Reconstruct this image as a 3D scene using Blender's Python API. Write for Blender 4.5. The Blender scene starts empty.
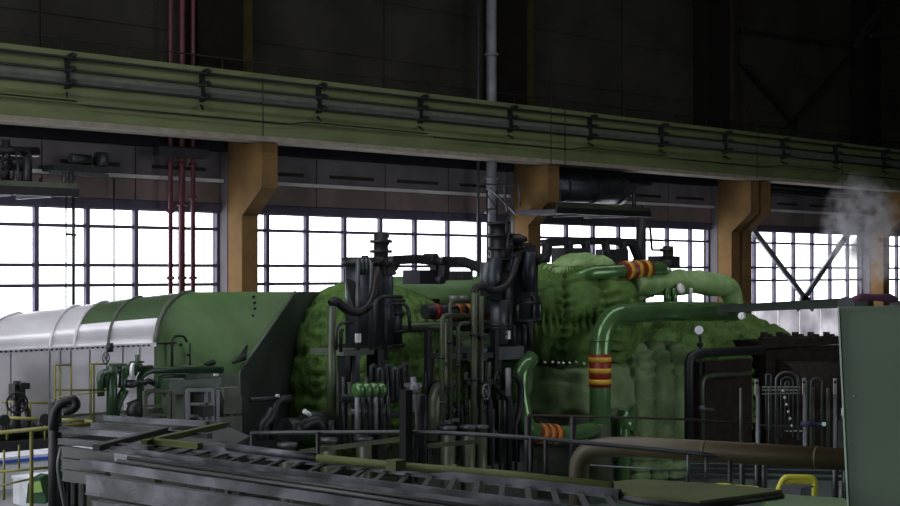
import bpy, math, random
from mathutils import Vector, noise
random.seed(7)
scene = bpy.context.scene
COL = scene.collection

# ------------------------------------------------------------------ camera, sky, exposure
F, HZ, E = 1500.0, 272.0, 4.6
TH = math.atan(1480.0 / F)
c_, s_ = math.cos(TH), math.sin(TH)
cd = bpy.data.cameras.new('camera'); cam = bpy.data.objects.new('camera', cd); COL.objects.link(cam)
cam.location = (0, 0, E); cam.rotation_euler = (math.pi/2, 0, TH - math.pi/2)
cd.sensor_width = 36; cd.lens = F/900*36; cd.shift_y = (HZ-253)/900; cd.clip_end = 400
scene.camera = cam
scene.view_settings.view_transform = 'Standard'; scene.view_settings.look = 'None'
scene.view_settings.gamma = 1; scene.view_settings.use_curve_mapping = False
scene.view_settings.exposure = 0.08
w = bpy.data.worlds.new('overcast_sky'); scene.world = w; w.use_nodes = True
wb = w.node_tree.nodes['Background']; wb.inputs[0].default_value = (1.0, 0.965, 0.985, 1); wb.inputs[1].default_value = 5.0
scene.cycles.use_denoising = True
scene.cycles.max_bounces = 6; scene.cycles.transparent_max_bounces = 16
scene.cycles.sample_clamp_indirect = 4.0
scene.cycles.caustics_reflective = False

def portal(loc, rot, sx, sy):
    l = bpy.data.lights.new('daylight_portal', 'AREA'); l.shape = 'RECTANGLE'; l.size = sx; l.size_y = sy
    l.cycles.is_portal = True
    o = bpy.data.objects.new('daylight_portal', l); o.location = loc; o.rotation_euler = rot; COL.objects.link(o)
R90 = math.pi/2

# ------------------------------------------------------------------ pixel helpers
def ray(px, py):
    a = (px-450)/F; b = (HZ-py)/F
    return Vector((c_ + s_*a, s_ - c_*a, b))
EYE = Vector((0, 0, E))
def W(px, py, Y): r = ray(px, py); return EYE + r*(Y/r.y)
def D(px, py, Z): return EYE + ray(px, py)*Z
def H(px, py, z): r = ray(px, py); return EYE + r*((z-E)/r.z)
def wx(px, Y): return W(px, 272, Y).x
def wz(px, py, Y): return W(px, py, Y).z

# ------------------------------------------------------------------ materials
def lin(h):
    v = [int(h[i:i+2], 16)/255 for i in (0, 2, 4)]
    return tuple((x/12.92 if x <= .04045 else ((x+.055)/1.055)**2.4) for x in v) + (1,)
MATS = {}
def mat(name, col, rough=.6, metal=0, col2=None, scale=3.0, bump=0.0, bscale=None, contrast=(.35, .65), stretch=(1, 1, 1), spec=.5, emit=None):
    m = bpy.data.materials.new(name); m.use_nodes = True; nt = m.node_tree; b = nt.nodes['Principled BSDF']
    b.inputs['Roughness'].default_value = rough; b.inputs['Metallic'].default_value = metal
    b.inputs['Specular IOR Level'].default_value = spec
    tc = nt.nodes.new('ShaderNodeTexCoord'); mp = nt.nodes.new('ShaderNodeMapping'); mp.inputs['Scale'].default_value = stretch
    nt.links.new(tc.outputs['Object'], mp.inputs['Vector'])
    n = nt.nodes.new('ShaderNodeTexNoise'); n.inputs['Scale'].default_value = scale; n.inputs['Detail'].default_value = 5
    nt.links.new(mp.outputs[0], n.inputs['Vector'])
    r = nt.nodes.new('ShaderNodeValToRGB'); r.color_ramp.elements[0].position = contrast[0]; r.color_ramp.elements[1].position = contrast[1]
    c1 = lin(col); c2 = lin(col2) if col2 else tuple(x*.72 for x in c1[:3]) + (1,)
    r.color_ramp.elements[0].color = c2; r.color_ramp.elements[1].color = c1
    nt.links.new(n.outputs['Fac'], r.inputs['Fac']); nt.links.new(r.outputs['Color'], b.inputs['Base Color'])
    if bump:
        n2 = nt.nodes.new('ShaderNodeTexNoise'); n2.inputs['Scale'].default_value = bscale or scale*4; n2.inputs['Detail'].default_value = 4
        nt.links.new(mp.outputs[0], n2.inputs['Vector'])
        bp = nt.nodes.new('ShaderNodeBump'); bp.inputs['Strength'].default_value = bump; bp.inputs['Distance'].default_value = .05
        nt.links.new(n2.outputs['Fac'], bp.inputs['Height']); nt.links.new(bp.outputs['Normal'], b.inputs['Normal'])
    MATS[name] = m; return m
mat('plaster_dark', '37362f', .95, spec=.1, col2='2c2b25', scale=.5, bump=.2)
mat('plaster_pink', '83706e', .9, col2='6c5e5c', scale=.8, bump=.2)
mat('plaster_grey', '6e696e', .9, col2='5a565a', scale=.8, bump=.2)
mat('concrete_pale', 'd8d4d6', .9, col2='bdb8ba', scale=1)
mat('column_yellow', '7c603a', .8, spec=.2, col2='665032', scale=1.2, bump=.15)
mat('girder_green', '687149', .6, col2='59633d', scale=.7, stretch=(1, 1, 3), bump=.1)
mat('girder_lip', '8f887a', .7, col2='7d766a')
mat('strip_grey', '62665c', .6)
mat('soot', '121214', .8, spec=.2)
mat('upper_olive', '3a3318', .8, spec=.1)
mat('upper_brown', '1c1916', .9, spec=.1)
mat('black_steel', '1d1d20', .5, .3, scale=5)
mat('dark_steel', '34373a', .45, .5, col2='24272a', scale=4)
mat('valve_steel', '3d434b', .42, .5, col2='2a2f35', scale=4, bump=.1)
mat('mid_steel', '5a5f62', .45, .6, col2='43484b', scale=3)
mat('window_frame', '565066', .7, col2='464155')
mat('soffit_shadow', '211f27', .8, spec=.2)
mat('beam_green', '232c25', .7, spec=.2)
mat('linkage_steel', '38363f', .6, .3)
mat('frame_mauve', '4a4558', .8)
mat('red_pipe', '551f2c', .5, col2='411620')
mat('grey_pipe', '7b7d84', .45, .2)
mat('pipe_green', '2f4c32', .3, col2='233b28', scale=2)
mat('pipe_shiny', '587c4c', .2, .35, col2='496b40', scale=2)
mat('pipe_drab', '4c5440', .4, .2, col2='3a4132')
mat('hood_white', 'f6f4f8', .28, .25, col2='e2e0e6', scale=1.2, bump=.08, bscale=3)
mat('hood_side', 'e4e1e8', .4, .3, col2='cfccd4', scale=1.5)
mat('hood_green', '6f8a66', .3, .5, col2='5c7a54', scale=1, bump=.05, bscale=3)
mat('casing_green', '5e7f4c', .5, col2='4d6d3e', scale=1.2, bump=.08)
mat('casing_shade', '3c4644', .55, col2='333c3a', scale=1)  # casing colour darkened for the face turned away from the windows
mat('casing_grey', '5c6558', .6, col2='4a5246')
mat('quilt_green', '567635', .7, spec=.3, col2='405c28', scale=2.2, bump=.9, bscale=7)
mat('quilt_olive', '506f40', .6, col2='3b5531', scale=2.5, bump=.6, bscale=8)
mat('quilt_soft', '7d9468', .65, spec=.3, col2='64794f', scale=2.4, bump=.5, bscale=9)
mat('quilt_pale', '8aa670', .65, col2='6c9050', scale=2.4, bump=.5, bscale=9)
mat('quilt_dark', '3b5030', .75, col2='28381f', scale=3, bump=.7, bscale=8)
mat('band_red', '7c2118', .45); mat('band_yellow', 'c9a02c', .45); mat('band_orange', 'b8742c', .45)
mat('brown_pipe', '43391f', .5, col2='352c18', scale=2)
mat('yellow_rail', '7a772a', .5, col2='625f24')
mat('yellow_paint', 'd0cc3c', .45)
mat('olive_pipe', '515c2e', .65, spec=.25, col2='424c26')
mat('tray_grey', '585b61', .45, .4, col2='2c2f33', contrast=(.42, .6), scale=3, bump=.15)
mat('tray_dark', '3a403e', .5, .4, col2='363c3a', scale=3)
mat('cabinet_green', '8ba08a', .6, col2='829781', scale=.8)
mat('cabinet_top', '8aa08c', .5)
mat('rust_black', '2b221d', .85, spec=.2, col2='1a1613', scale=5, bump=.4)
mat('gauge_white', 'f0f2f2', .4); mat('cream_panel', 'b4b5ad', .6, col2='96978f')
mat('floor_teal', '66746e', .3, col2='525f5a', scale=.6)
mat('floor_dark', '3c4440', .6)
mat('white_box', 'eceef4', .5); mat('blue_box', '3a62c8', .5); mat('green_box', '2c5a3a', .5); mat('lime_label', 'a8d070', .5)
mat('purple_cloth', '5c3850', .9); mat('concrete_base', '4f534b', .85, col2='3c403a', scale=1.2, bump=.2)
mat('grating', '2b2e2c', .6, .3); mat('blue_valve', '1c2350', .5); mat('ceiling_paint', '4a4a46', .9)
def glass_mat():
    m = bpy.data.materials.new('window_glass'); m.use_nodes = True; nt = m.node_tree; nt.nodes.clear()
    o = nt.nodes.new('ShaderNodeOutputMaterial'); mx = nt.nodes.new('ShaderNodeMixShader'); t = nt.nodes.new('ShaderNodeBsdfTransparent')
    t.inputs[0].default_value = (.93, .95, .97, 1)
    g = nt.nodes.new('ShaderNodeBsdfGlossy'); g.inputs['Roughness'].default_value = .08; mx.inputs[0].default_value = .06
    nt.links.new(t.outputs[0], mx.inputs[1]); nt.links.new(g.outputs[0], mx.inputs[2]); nt.links.new(mx.outputs[0], o.inputs[0])
    MATS['window_glass'] = m
glass_mat()
def frosted():
    m = mat('frosted_glass', 'a3a3a6', .6, col2='7f7e82', scale=.6); nt = m.node_tree
    out = nt.nodes['Material Output']; tr = nt.nodes.new('ShaderNodeBsdfTranslucent')
    nt.links.new(nt.nodes['Color Ramp'].outputs[0], tr.inputs[0]); nt.links.new(tr.outputs[0], out.inputs[0])
frosted()

# ------------------------------------------------------------------ mesh builder
class MB:
    def __init__(s): s.v = []; s.f = []; s.sm = []
    def add(s, vs, fs, smooth=False):
        n = len(s.v); s.v += [Vector(v) for v in vs]; s.f += [tuple(i+n for i in f) for f in fs]; s.sm += [smooth]*len(fs); return s
    def box(s, c, d, rz=0):
        c = Vector(c); x, y, z = d[0]/2, d[1]/2, d[2]/2; co, si = math.cos(rz), math.sin(rz); vs = []
        for sz in (-1, 1):
            for sx, sy in ((-1, -1), (1, -1), (1, 1), (-1, 1)):
                a, b = sx*x, sy*y; vs.append(c + Vector((a*co-b*si, a*si+b*co, sz*z)))
        return s.add(vs, [(0, 3, 2, 1), (4, 5, 6, 7), (0, 1, 5, 4), (1, 2, 6, 5), (2, 3, 7, 6), (3, 0, 4, 7)])
    def bb(s, lo, hi): return s.box([(a+b)/2 for a, b in zip(lo, hi)], [abs(b-a) for a, b in zip(lo, hi)])
    def bar(s, p, q, wd, h, up=(0, 0, 1)):
        p, q = Vector(p), Vector(q); d = (q-p).normalized(); up = Vector(up)
        if abs(d.dot(up)) > .98: up = Vector((0, 1, 0))
        sd = d.cross(up).normalized(); u = sd.cross(d).normalized(); vs = []
        for o in (p, q):
            for a, b in ((-1, -1), (1, -1), (1, 1), (-1, 1)): vs.append(o + sd*a*wd/2 + u*b*h/2)
        return s.add(vs, [(0, 1, 2, 3), (7, 6, 5, 4), (0, 4, 5, 1), (1, 5, 6, 2), (2, 6, 7, 3), (3, 7, 4, 0)])
    def tube(s, path, r, n=10, caps=True, smooth=True):
        P = [Vector(p) for p in path]; rs = r if isinstance(r, (list, tuple)) else [r]*len(P)
        T = []
        for i in range(len(P)):
            a = P[max(i-1, 0)]; b = P[min(i+1, len(P)-1)]; T.append((b-a).normalized())
        u = T[0].orthogonal().normalized(); vs = []
        for i, p in enumerate(P):
            u = (u - T[i]*u.dot(T[i])).normalized(); v = T[i].cross(u)
            for k in range(n):
                a = 2*math.pi*k/n; vs.append(p + (u*math.cos(a)+v*math.sin(a))*rs[i])
        fs = [(i*n+k, i*n+(k+1) % n, (i+1)*n+(k+1) % n, (i+1)*n+k) for i in range(len(P)-1) for k in range(n)]
        s.add(vs, fs, smooth)
        if caps:
            m = len(s.v)-len(vs); s.f.append(tuple(m+k for k in reversed(range(n)))); s.f.append(tuple(m+(len(P)-1)*n+k for k in range(n))); s.sm += [False]*2
        return s
    def cyl(s, p, q, r, n=12): return s.tube([p, q], r, n)
    def lathe(s, c, prof, n=20, axis=(0, 0, 1)):
        c = Vector(c); ax = Vector(axis).normalized(); pts = [c + ax*z for r, z in prof]
        u = ax.orthogonal().normalized(); v = ax.cross(u); vs = []
        for r, z in prof:
            for k in range(n):
                a = 2*math.pi*k/n; vs.append(c + ax*z + (u*math.cos(a)+v*math.sin(a))*max(r, 1e-4))
        m = len(prof)
        s.add(vs, [(i*n+k, i*n+(k+1) % n, (i+1)*n+(k+1) % n, (i+1)*n+k) for i in range(m-1) for k in range(n)], True)
        b = len(s.v)-len(vs); s.f.append(tuple(b+k for k in reversed(range(n)))); s.f.append(tuple(b+(m-1)*n+k for k in range(n))); s.sm += [False]*2
        return s
    def torus(s, c, R, r, axis=(0, 0, 1), n=20, m=6, a0=0, a1=2*math.pi):
        c = Vector(c); ax = Vector(axis).normalized(); u = ax.orthogonal().normalized(); v = ax.cross(u)
        pts = [c + (u*math.cos(a0+(a1-a0)*k/n)+v*math.sin(a0+(a1-a0)*k/n))*R for k in range(n+1)]
        return s.tube(pts, r, m)
    def wheel(s, c, R, axis):
        c = Vector(c); s.torus(c, R, R*.11, axis, 18, 6); ax = Vector(axis).normalized(); u = ax.orthogonal().normalized(); v = ax.cross(u)
        s.tube([c-u*R, c+u*R], R*.07, 6); s.tube([c-v*R, c+v*R], R*.07, 6); s.tube([c-ax*R*.2, c+ax*R*.2], R*.2, 8); return s
    def prism(s, poly, d):
        d = Vector(d); n = len(poly); vs = [Vector(p) for p in poly]; vs += [p+d for p in vs[:n]]
        return s.add(vs, [tuple(range(n)), tuple(reversed(range(n, 2*n)))] + [(i, i+n, (i+1) % n+n, (i+1) % n) for i in range(n)])
def fil(path, r=.15, k=5):
    P = [Vector(p) for p in path]; out = [P[0]]
    for i in range(1, len(P)-1):
        a, b, c = P[i-1], P[i], P[i+1]; u = (a-b); v = (c-b); rr = min(r, u.length*.45, v.length*.45)
        p0 = b+u.normalized()*rr; p1 = b+v.normalized()*rr
        for j in range(k+1):
            t = j/k; out.append(p0*(1-t)**2 + b*2*t*(1-t) + p1*t*t)
    out.append(P[-1]); return out

LOC = {}
def thing(name, label, cat, loc, group=None):
    o = bpy.data.objects.new(name, None); COL.objects.link(o); o.location = loc; o['label'] = label; o['category'] = cat
    o.empty_display_size = .1
    if group: o['group'] = group
    LOC[o] = Vector(loc); return o
def meshof(name, mb, m, off):
    me = bpy.data.meshes.new(name); me.from_pydata([tuple(v-off) for v in mb.v], [], mb.f)
    me.polygons.foreach_set('use_smooth', mb.sm); me.materials.append(MATS[m]); me.validate(); me.update()
    return me
def part(name, mb, m, parent=None, label=None, kind=None, cat=None, group=None, mesh=None):
    if parent is not None: off = LOC[parent]
    else:
        xs = [v.x for v in mb.v]; ys = [v.y for v in mb.v]; off = Vector(((min(xs)+max(xs))/2, (min(ys)+max(ys))/2, min(v.z for v in mb.v)))
    o = bpy.data.objects.new(name, meshof(name, mb, m, off)); COL.objects.link(o); LOC[o] = off
    if parent is not None:
        o.parent = parent
        if parent.type != 'EMPTY': pass
    else: o.location = off
    if label: o['label'] = label
    if kind: o['kind'] = kind
    if cat: o['category'] = cat
    if group: o['group'] = group
    return o
def sub(name, mb, m, parent, label=None):     # a sub-part shares its part's origin
    o = part(name, mb, m, None, label); o.location = (0, 0, 0)
    off = LOC[parent]; me = meshof(name, mb, m, off); o.data = me; o.parent = parent; LOC[o] = off; return o
def clone(o, delta, parent):                   # shares mesh data
    c = o.copy(); COL.objects.link(c); c.parent = parent; c.location = Vector(o.location)+Vector(delta); return c

# ================================================================== SETTING
YW = 34.5
X0, X1 = -4.5, 100.0
floor = part('floor', MB().bb((X0, -8, -.2), (X1, YW+.3, 0)), 'floor_teal', kind='structure')
SKY = [(-3, 11.5, 14, 24.5), (12, 44, 16.5, 19.5)]  # first skylight is an added, unseen source that brightens the generator hood
cm = MB().bb((X0, -8, 20), (X1, 14, 20.3)).bb((X0, 24.5, 20), (X1, YW+.3, 20.3)).bb((X0, 14, 20), (-3, 24.5, 20.3)).bb((11.5, 14, 20), (12, 24.5, 20.3)).bb((12, 14, 20), (44, 16.5, 20.3)).bb((12, 19.5, 20), (44, 24.5, 20.3)).bb((44, 14, 20), (X1, 24.5, 20.3))
ceil = part('ceiling', cm, 'ceiling_paint', kind='structure')
for i, (sx0, sx1, sy0, sy1) in enumerate(SKY):
    sky_root = bpy.data.objects.new('window_%d' % (8+i*2), None); COL.objects.link(sky_root); sky_root.location = (sx0, sy0, 20); sky_root['kind'] = 'structure'; LOC[sky_root] = Vector(sky_root.location)  # the first of these is the added, unseen skylight
    m = MB(); nb = int((sx1-sx0)/1.6)
    for k in range(nb+1): m.bb((sx0+(sx1-sx0)*k/nb-.05, sy0, 20.05), (sx0+(sx1-sx0)*k/nb+.05, sy1, 20.2))
    part('window_frame', m, 'window_frame', sky_root)
    part('pane', MB().bb((sx0, sy0, 20.1), (sx1, sy1, 20.106)), 'window_glass', sky_root)
    portal(((sx0+sx1)/2, (sy0+sy1)/2, 20.4), (0, 0, 0), sx1-sx0, sy1-sy0)
# column and window grid along the back wall
SP = 12.0
colx = [wx(250, 33.5) + SP*(i-1) for i in range(0, 6)]
zt, zb = E+1.71, E-1.42
wall = MB()
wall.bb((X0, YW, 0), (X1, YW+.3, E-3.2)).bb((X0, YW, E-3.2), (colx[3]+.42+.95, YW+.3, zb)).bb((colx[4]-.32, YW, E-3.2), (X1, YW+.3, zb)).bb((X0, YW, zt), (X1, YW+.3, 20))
EX = [0, 0, 0, .95, 0, 0]
for cx, ex in zip(colx, EX): wall.bb((cx-.32, YW, zb), (cx+.42+ex, YW+.3, zt))
wall.bb((X0, YW, zb), (colx[0]-1.5, YW+.3, zt)); wall.bb((colx[5]+.4, YW, zb), (X1, YW+.3, zt))
wall_back = part('wall_back', wall, 'plaster_dark', kind='structure')
# facing panels under and over the windows and over the ledge
for i in range(5):
    a, b = colx[i]+.42+EX[i], colx[i+1]-.32
    part('sill_panel', MB().bb((a, YW-.06, 0), (b, YW, (E-3.2 if i == 3 else zb-.02))), 'concrete_pale', wall_back)
    if i == 3:
        for j in range(6): part('frosted_pane', MB().bb((a+(b-a)*j/6+.02, YW+.1, E-3.2), (a+(b-a)*(j+1)/6-.02, YW+.12, zb)), 'frosted_glass', wall_back, 'dusty translucent lower pane')
    part('lintel_band', MB().bb((a, YW-.10, zt-.02), (b, YW, zt+.22)), 'frame_mauve', wall_back)
    k = 4
    for j in range(k):
        p, q = a+(b-a)*j/k+.02, a+(b-a)*(j+1)/k-.02
        part('wall_panel', MB().bb((p, YW-.05, zt+.24), (q, YW, E+2.52)), 'plaster_pink', wall_back)
        mbp = MB().bb((p, YW-.05, E+2.62), (q, YW, E+4.2))
        part('wall_panel', mbp, 'plaster_grey', wall_back)
        part('recess_strip', MB().bb((p+.5, YW-.09, E+2.82), (q-.5, YW-.05, E+2.92)), 'plaster_dark', wall_back)
    part('soffit_shadow_band', MB().bb((a, YW-.4, E+3.4), (b, YW-.05, E+4.3)), 'soffit_shadow', wall_back, 'dark band under the girder, soffit shadow in its colour')  # dark band puts the girder's soffit shadow on the wall
    part('ledge', MB().bb((a, YW-.22, E+2.52), (b, YW, E+2.62)), 'concrete_pale', wall_back)
# upper wall: precast panels with recessed joints
for i in range(6):
    a = colx[0]-12+SP*i; 
    for j, (za, zb2) in enumerate(((E+5.0, E+6.6), (E+6.66, E+8.4), (E+8.46, E+10.4), (E+10.46, E+12.6), (E+12.66, 20))):
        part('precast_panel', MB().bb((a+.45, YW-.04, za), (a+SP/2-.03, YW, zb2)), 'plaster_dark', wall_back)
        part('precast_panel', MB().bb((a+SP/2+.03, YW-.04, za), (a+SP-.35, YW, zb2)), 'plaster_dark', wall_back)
# windows
rows = [zt, E+1.21, E+.18, E-.35, zb]
pane_gap = .03
for i in range(5):
    a, b = colx[i]+.42+EX[i], colx[i+1]-.32
    root = bpy.data.objects.new('window_%d' % (i+1), None); COL.objects.link(root); root.location = (a, YW+.1, zb); root['kind'] = 'structure'; LOC[root] = Vector(root.location)
    g0 = wx(37, YW)+1.5*200
    xs = [a] + sorted(x for x in [g0-1.5*k for k in range(400)] if a+.25 < x < b-.25) + [b]
    fr = MB()
    fr.bb((a, YW+.02, zb), (b, YW+.14, zb+.06)).bb((a, YW+.02, zt-.05), (b, YW+.14, zt))
    fr.bb((a, YW+.02, zb), (a+.06, YW+.14, zt)).bb((b-.06, YW+.02, zb), (b, YW+.14, zt))
    part('window_frame', fr, 'window_frame', root)
    for x in xs[1:-1]:
        part('mullion', MB().bb((x-.062, YW, zb), (x+.062, YW+.14, zt)), 'window_frame', root)
    for z in rows[1:-1]:
        part('transom', MB().bb((a, YW+.03, z-.045), (b, YW+.12, z+.045)), 'window_frame', root)
    for x, x2 in zip(xs, xs[1:]):
        for z1, z2 in zip(rows, rows[1:]):
            part('pane', MB().bb((x+.03, YW+.07, z2+.02), (x2-.03, YW+.076, z1-.02)), 'window_glass', root)
    portal(((a+b)/2, YW+.35, (zb+zt)/2), (-R90, 0, 0), b-a, zt-zb)
# left gable wall with tall windows, camera side wall, right gable: all out of frame
GZ = (0.8, 17.0)
gw = MB().bb((X0-.3, 10.5, 0), (X0, YW+.3, GZ[0])).bb((X0-.3, -8, 0), (X0, 10.5, 4.4)).bb((X0-.3, -8, GZ[1]), (X0, YW+.3, 20))
gy = [(10.5, 20.5), (21.5, 32)]
for a, b in ((20.5, 21.5), (32, YW+.3)): gw.bb((X0-.3, a, GZ[0]), (X0, b, GZ[1]))
gw.bb((X0-.3, -8, 7.4), (X0, 10.5, GZ[1])).bb((X0-.3, -8, 4.4), (X0, -4, 7.4)).bb((X0-.3, 5, 4.4), (X0, 10.5, 7.4))
wl = part('wall_left', gw, 'plaster_dark', kind='structure')
for i, (a, b) in enumerate(gy):
    root = bpy.data.objects.new('window_%d' % (i+6), None); COL.objects.link(root); root.location = (X0-.15, a, GZ[0]); root['kind'] = 'structure'; LOC[root] = Vector(root.location)
    fr = MB()
    for k in range(7): fr.bb((X0-.2, a+(b-a)*k/6-.06, GZ[0]), (X0-.08, a+(b-a)*k/6+.06, GZ[1]))
    for k in range(5): fr.bb((X0-.2, a, GZ[0]+(GZ[1]-GZ[0])*k/4-.05), (X0-.08, b, GZ[0]+(GZ[1]-GZ[0])*k/4+.05))
    part('window_frame', fr, 'window_frame', root)
    part('pane', MB().bb((X0-.15, a, GZ[0]), (X0-.144, b, GZ[1])), 'window_glass', root)
    portal((X0-.4, (a+b)/2, sum(GZ)/2), (0, -R90, 0), GZ[1]-GZ[0], b-a)
fx0, fx1, fz0, fz1 = 23, 38, 1.0, 14.0
gr = bpy.data.objects.new('window_12', None); COL.objects.link(gr); gr.location = (X0-.15, -4, 4.4); gr['kind'] = 'structure'; LOC[gr] = Vector(gr.location)  # unseen window added to light the cabinet face
m = MB()
for k in range(7): m.bb((X0-.2, -4+1.5*k-.04, 4.4), (X0-.08, -4+1.5*k+.04, 7.4))
part('window_frame', m, 'window_frame', gr); part('pane', MB().bb((X0-.15, -4, 4.4), (X0-.144, 5, 7.4)), 'window_glass', gr)  # frame and pane of the added, unseen window
portal((X0-.4, .5, 5.9), (0, -R90, 0), 3.0, 9.0)
part('wall_front', MB().bb((X0, -8.3, 0), (X1, -8, fz0)).bb((X0, -8.3, fz1), (X1, -8, 20)).bb((X0, -8.3, fz0), (fx0, -8, fz1)).bb((fx1, -8.3, fz0), (X1, -8, fz1)), 'plaster_dark', kind='structure')
fr_root = bpy.data.objects.new('window_9', None); COL.objects.link(fr_root); fr_root.location = (fx0, -8, fz0); fr_root['kind'] = 'structure'; LOC[fr_root] = Vector(fr_root.location)
fm = MB()
for k in range(30): fm.bb((fx0+(fx1-fx0)*k/29-.05, -8.2, fz0), (fx0+(fx1-fx0)*k/29+.05, -8.08, fz1))
for k in range(4): fm.bb((fx0, -8.2, fz0+(fz1-fz0)*k/3-.04), (fx1, -8.08, fz0+(fz1-fz0)*k/3+.04))
part('window_frame', fm, 'window_frame', fr_root)
part('pane', MB().bb((fx0, -8.15, fz0), (fx1, -8.144, fz1)), 'window_glass', fr_root)
portal(((fx0+fx1)/2, -8.4, (fz0+fz1)/2), (R90, 0, 0), fx1-fx0, fz1-fz0)
part('wall_right', MB().bb((X1, -8.3, 0), (X1+.3, YW+.3, 20)), 'plaster_dark', kind='structure')

# ---- columns with corbels
ordn = ['hidden', 'yellow concrete column left of the second window, topmost corbel under the girder and green hood at its foot',
        'orange-yellow concrete column behind the right-hand valve tower, handwheels before it',
        'double-shafted tan concrete column behind the end of the thick quilted pipe', 'yellow concrete column in the steam behind the grey-green cabinet', 'yellow concrete column beyond the cabinet']
gy1 = 32.3
gzb = E + 152/ (F/(gy1*F/(c_*1930)))  # girder soffit
gzt = E + 229*(gy1/(c_*1930))
for i in range(1, 5):
    cx = colx[i]; t = thing('concrete_column', ordn[i] if i > 1 else 'yellow concrete column with a square corbel, standing left of the second window', 'column', (cx, 34, 0))
    part('shaft', MB().bb((cx-.28, 33.5, 0), (cx+.28, 34.15, E+4.6)), 'column_yellow', t)
    cor = [(cx-.28, 33.5, gzb-2.0), (cx-.28, 32.62, gzb-1.25), (cx-.28, 32.62, gzb-.02), (cx-.28, 33.5, gzb-.02)]
    part('corbel', MB().prism(cor, (.56, 0, 0)), 'column_yellow', t)
    if EX[i]:
        dx = Vector((EX[i]-.1, 0, 0))
        part('corbel', MB().prism([Vector(p)+dx for p in cor], (.56, 0, 0)), 'column_yellow', t)
        part('shaft', MB().bb((cx-.28+dx.x, 33.5, 0), (cx+.28+dx.x, 34.15, E+4.6)), 'column_yellow', t)
    part('pilaster', MB().bb((cx-.3, 34.15, 0), (cx+.3, 34.5, E+4.6)), 'plaster_grey', t, 'grey wall pilaster behind the shaft')
    part('upper_shaft', MB().bb((cx-1.5, 33.75, E+4.6), (cx-.05, 34.5, 20)), 'upper_brown', t, 'dark upper column with the shaded recess built in')  # built wide and dark to take in the shaded pipe recess
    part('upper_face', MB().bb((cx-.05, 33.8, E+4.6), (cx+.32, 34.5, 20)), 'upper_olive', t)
# service pipe pairs beside columns (dark) 
# ---- crane runway girder
gx0, gx1 = X0+.5, colx[5]+10
g = thing('crane_runway_girder', 'long green crane runway girder carried on the yellow column corbels', 'girder', ((gx0+gx1)/2, 33, gzb))
hgt = gzt-gzb
part('web', MB().bb((gx0, gy1+.1, gzb+.1), (gx1, gy1+.75, gzt-.1)), 'girder_green', g)
part('top_flange', MB().bb((gx0, gy1-.06, gzt-.14), (gx1, gy1+1.0, gzt)), 'girder_green', g)
part('bottom_flange', MB().bb((gx0, gy1-.02, gzb), (gx1, gy1+.9, gzb+.13)), 'girder_lip', g, 'pale lower lip of the girder')
part('mid_rib', MB().bb((gx0, gy1+.02, gzb+.55), (gx1, gy1+.1, gzb+.66)), 'girder_green', g)
for zf in (.895, .72, .54):
    part('conductor_rail', MB().tube([(gx0, gy1-.22, gzb+hgt*zf), (gx1, gy1-.22, gzb+hgt*zf)], .035, 8), 'black_steel', g)
# lower loose cable in stretches
x = gx0
while x < gx1:
    part('cable_run', MB().tube(fil([(x, gy1-.05, gzb+.52), (x+6.4, gy1-.05, gzb+.50), (x+7, gy1-.05, gzb+.62), (x+11.7, gy1-.05, gzb+.6)], .3), .018, 6), 'black_steel', g); x += 12
# conduits panel strip greyish between the 2nd and 3rd conductor
part('backing_strip', MB().bb((gx0, gy1+.02, gzb+hgt*.56), (gx1, gy1+.1, gzb+hgt*.70)), 'strip_grey', g)
bx = wx(72, gy1-.2); first = None
def bracket_mb(x):
    m = MB(); y = gy1-.2
    m.box((x, gy1+.0, gzb+hgt*.72), (.05, .2, hgt*.46))
    for zf in (.93, .75, .57): m.lathe((x, y-.12, gzb+hgt*zf), [(.04, 0), (.075, .05), (.04, .1), (.075, .15), (.04, .2)], 8, (0, 1, 0)).box((x, y, gzb+hgt*zf), (.1, .3, .05))
    m.bar((x, gy1+.05, gzb+hgt*.44), (x-.22, gy1-.35, gzb+hgt*.36), .05, .05).bar((x+.03, gy1+.05, gzb+hgt*.5), (x-.1, gy1-.35, gzb+hgt*.55), .04, .04)
    return m
for k in range(-5, 14):
    if first is None: first = part('conductor_bracket', bracket_mb(bx), 'black_steel', g); base = -5; first.location = (4*k, 0, 0)
    else: clone(first, (4*(k+5), 0, 0), g)
# handrail on the girder walkway
yr = 33.55; zr0, zr1 = gzt-.02, gzt+.52
first = None; hx = wx(26, yr)
for k in range(-14, 52):
    if first is None: first = part('railing_post', MB().tube([(hx, yr, zr0), (hx, yr, zr1+.03)], .02, 6), 'black_steel', g); first.location = (k, 0, 0)
    else: clone(first, (k+14, 0, 0), g)
part('top_rail', MB().tube([(gx0, yr, zr1), (gx1, yr, zr1)], .02, 6), 'black_steel', g)
part('walkway', MB().bb((gx0, gy1+.8, gzt-.06), (gx1, 33.65, gzt-.01)), 'grating', g)
# droppers crossing the girder face
for px, y0, y1 in ((263, 78, 136), (551, 60, 166), (565, 100, 166), (757, 98, 178), (842, 165, 190)):
    part('dropper_cable', MB().tube([W(px, y0, gy1-.3), W(px, y1, gy1-.3)], .016, 6), 'black_steel', g)

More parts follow.
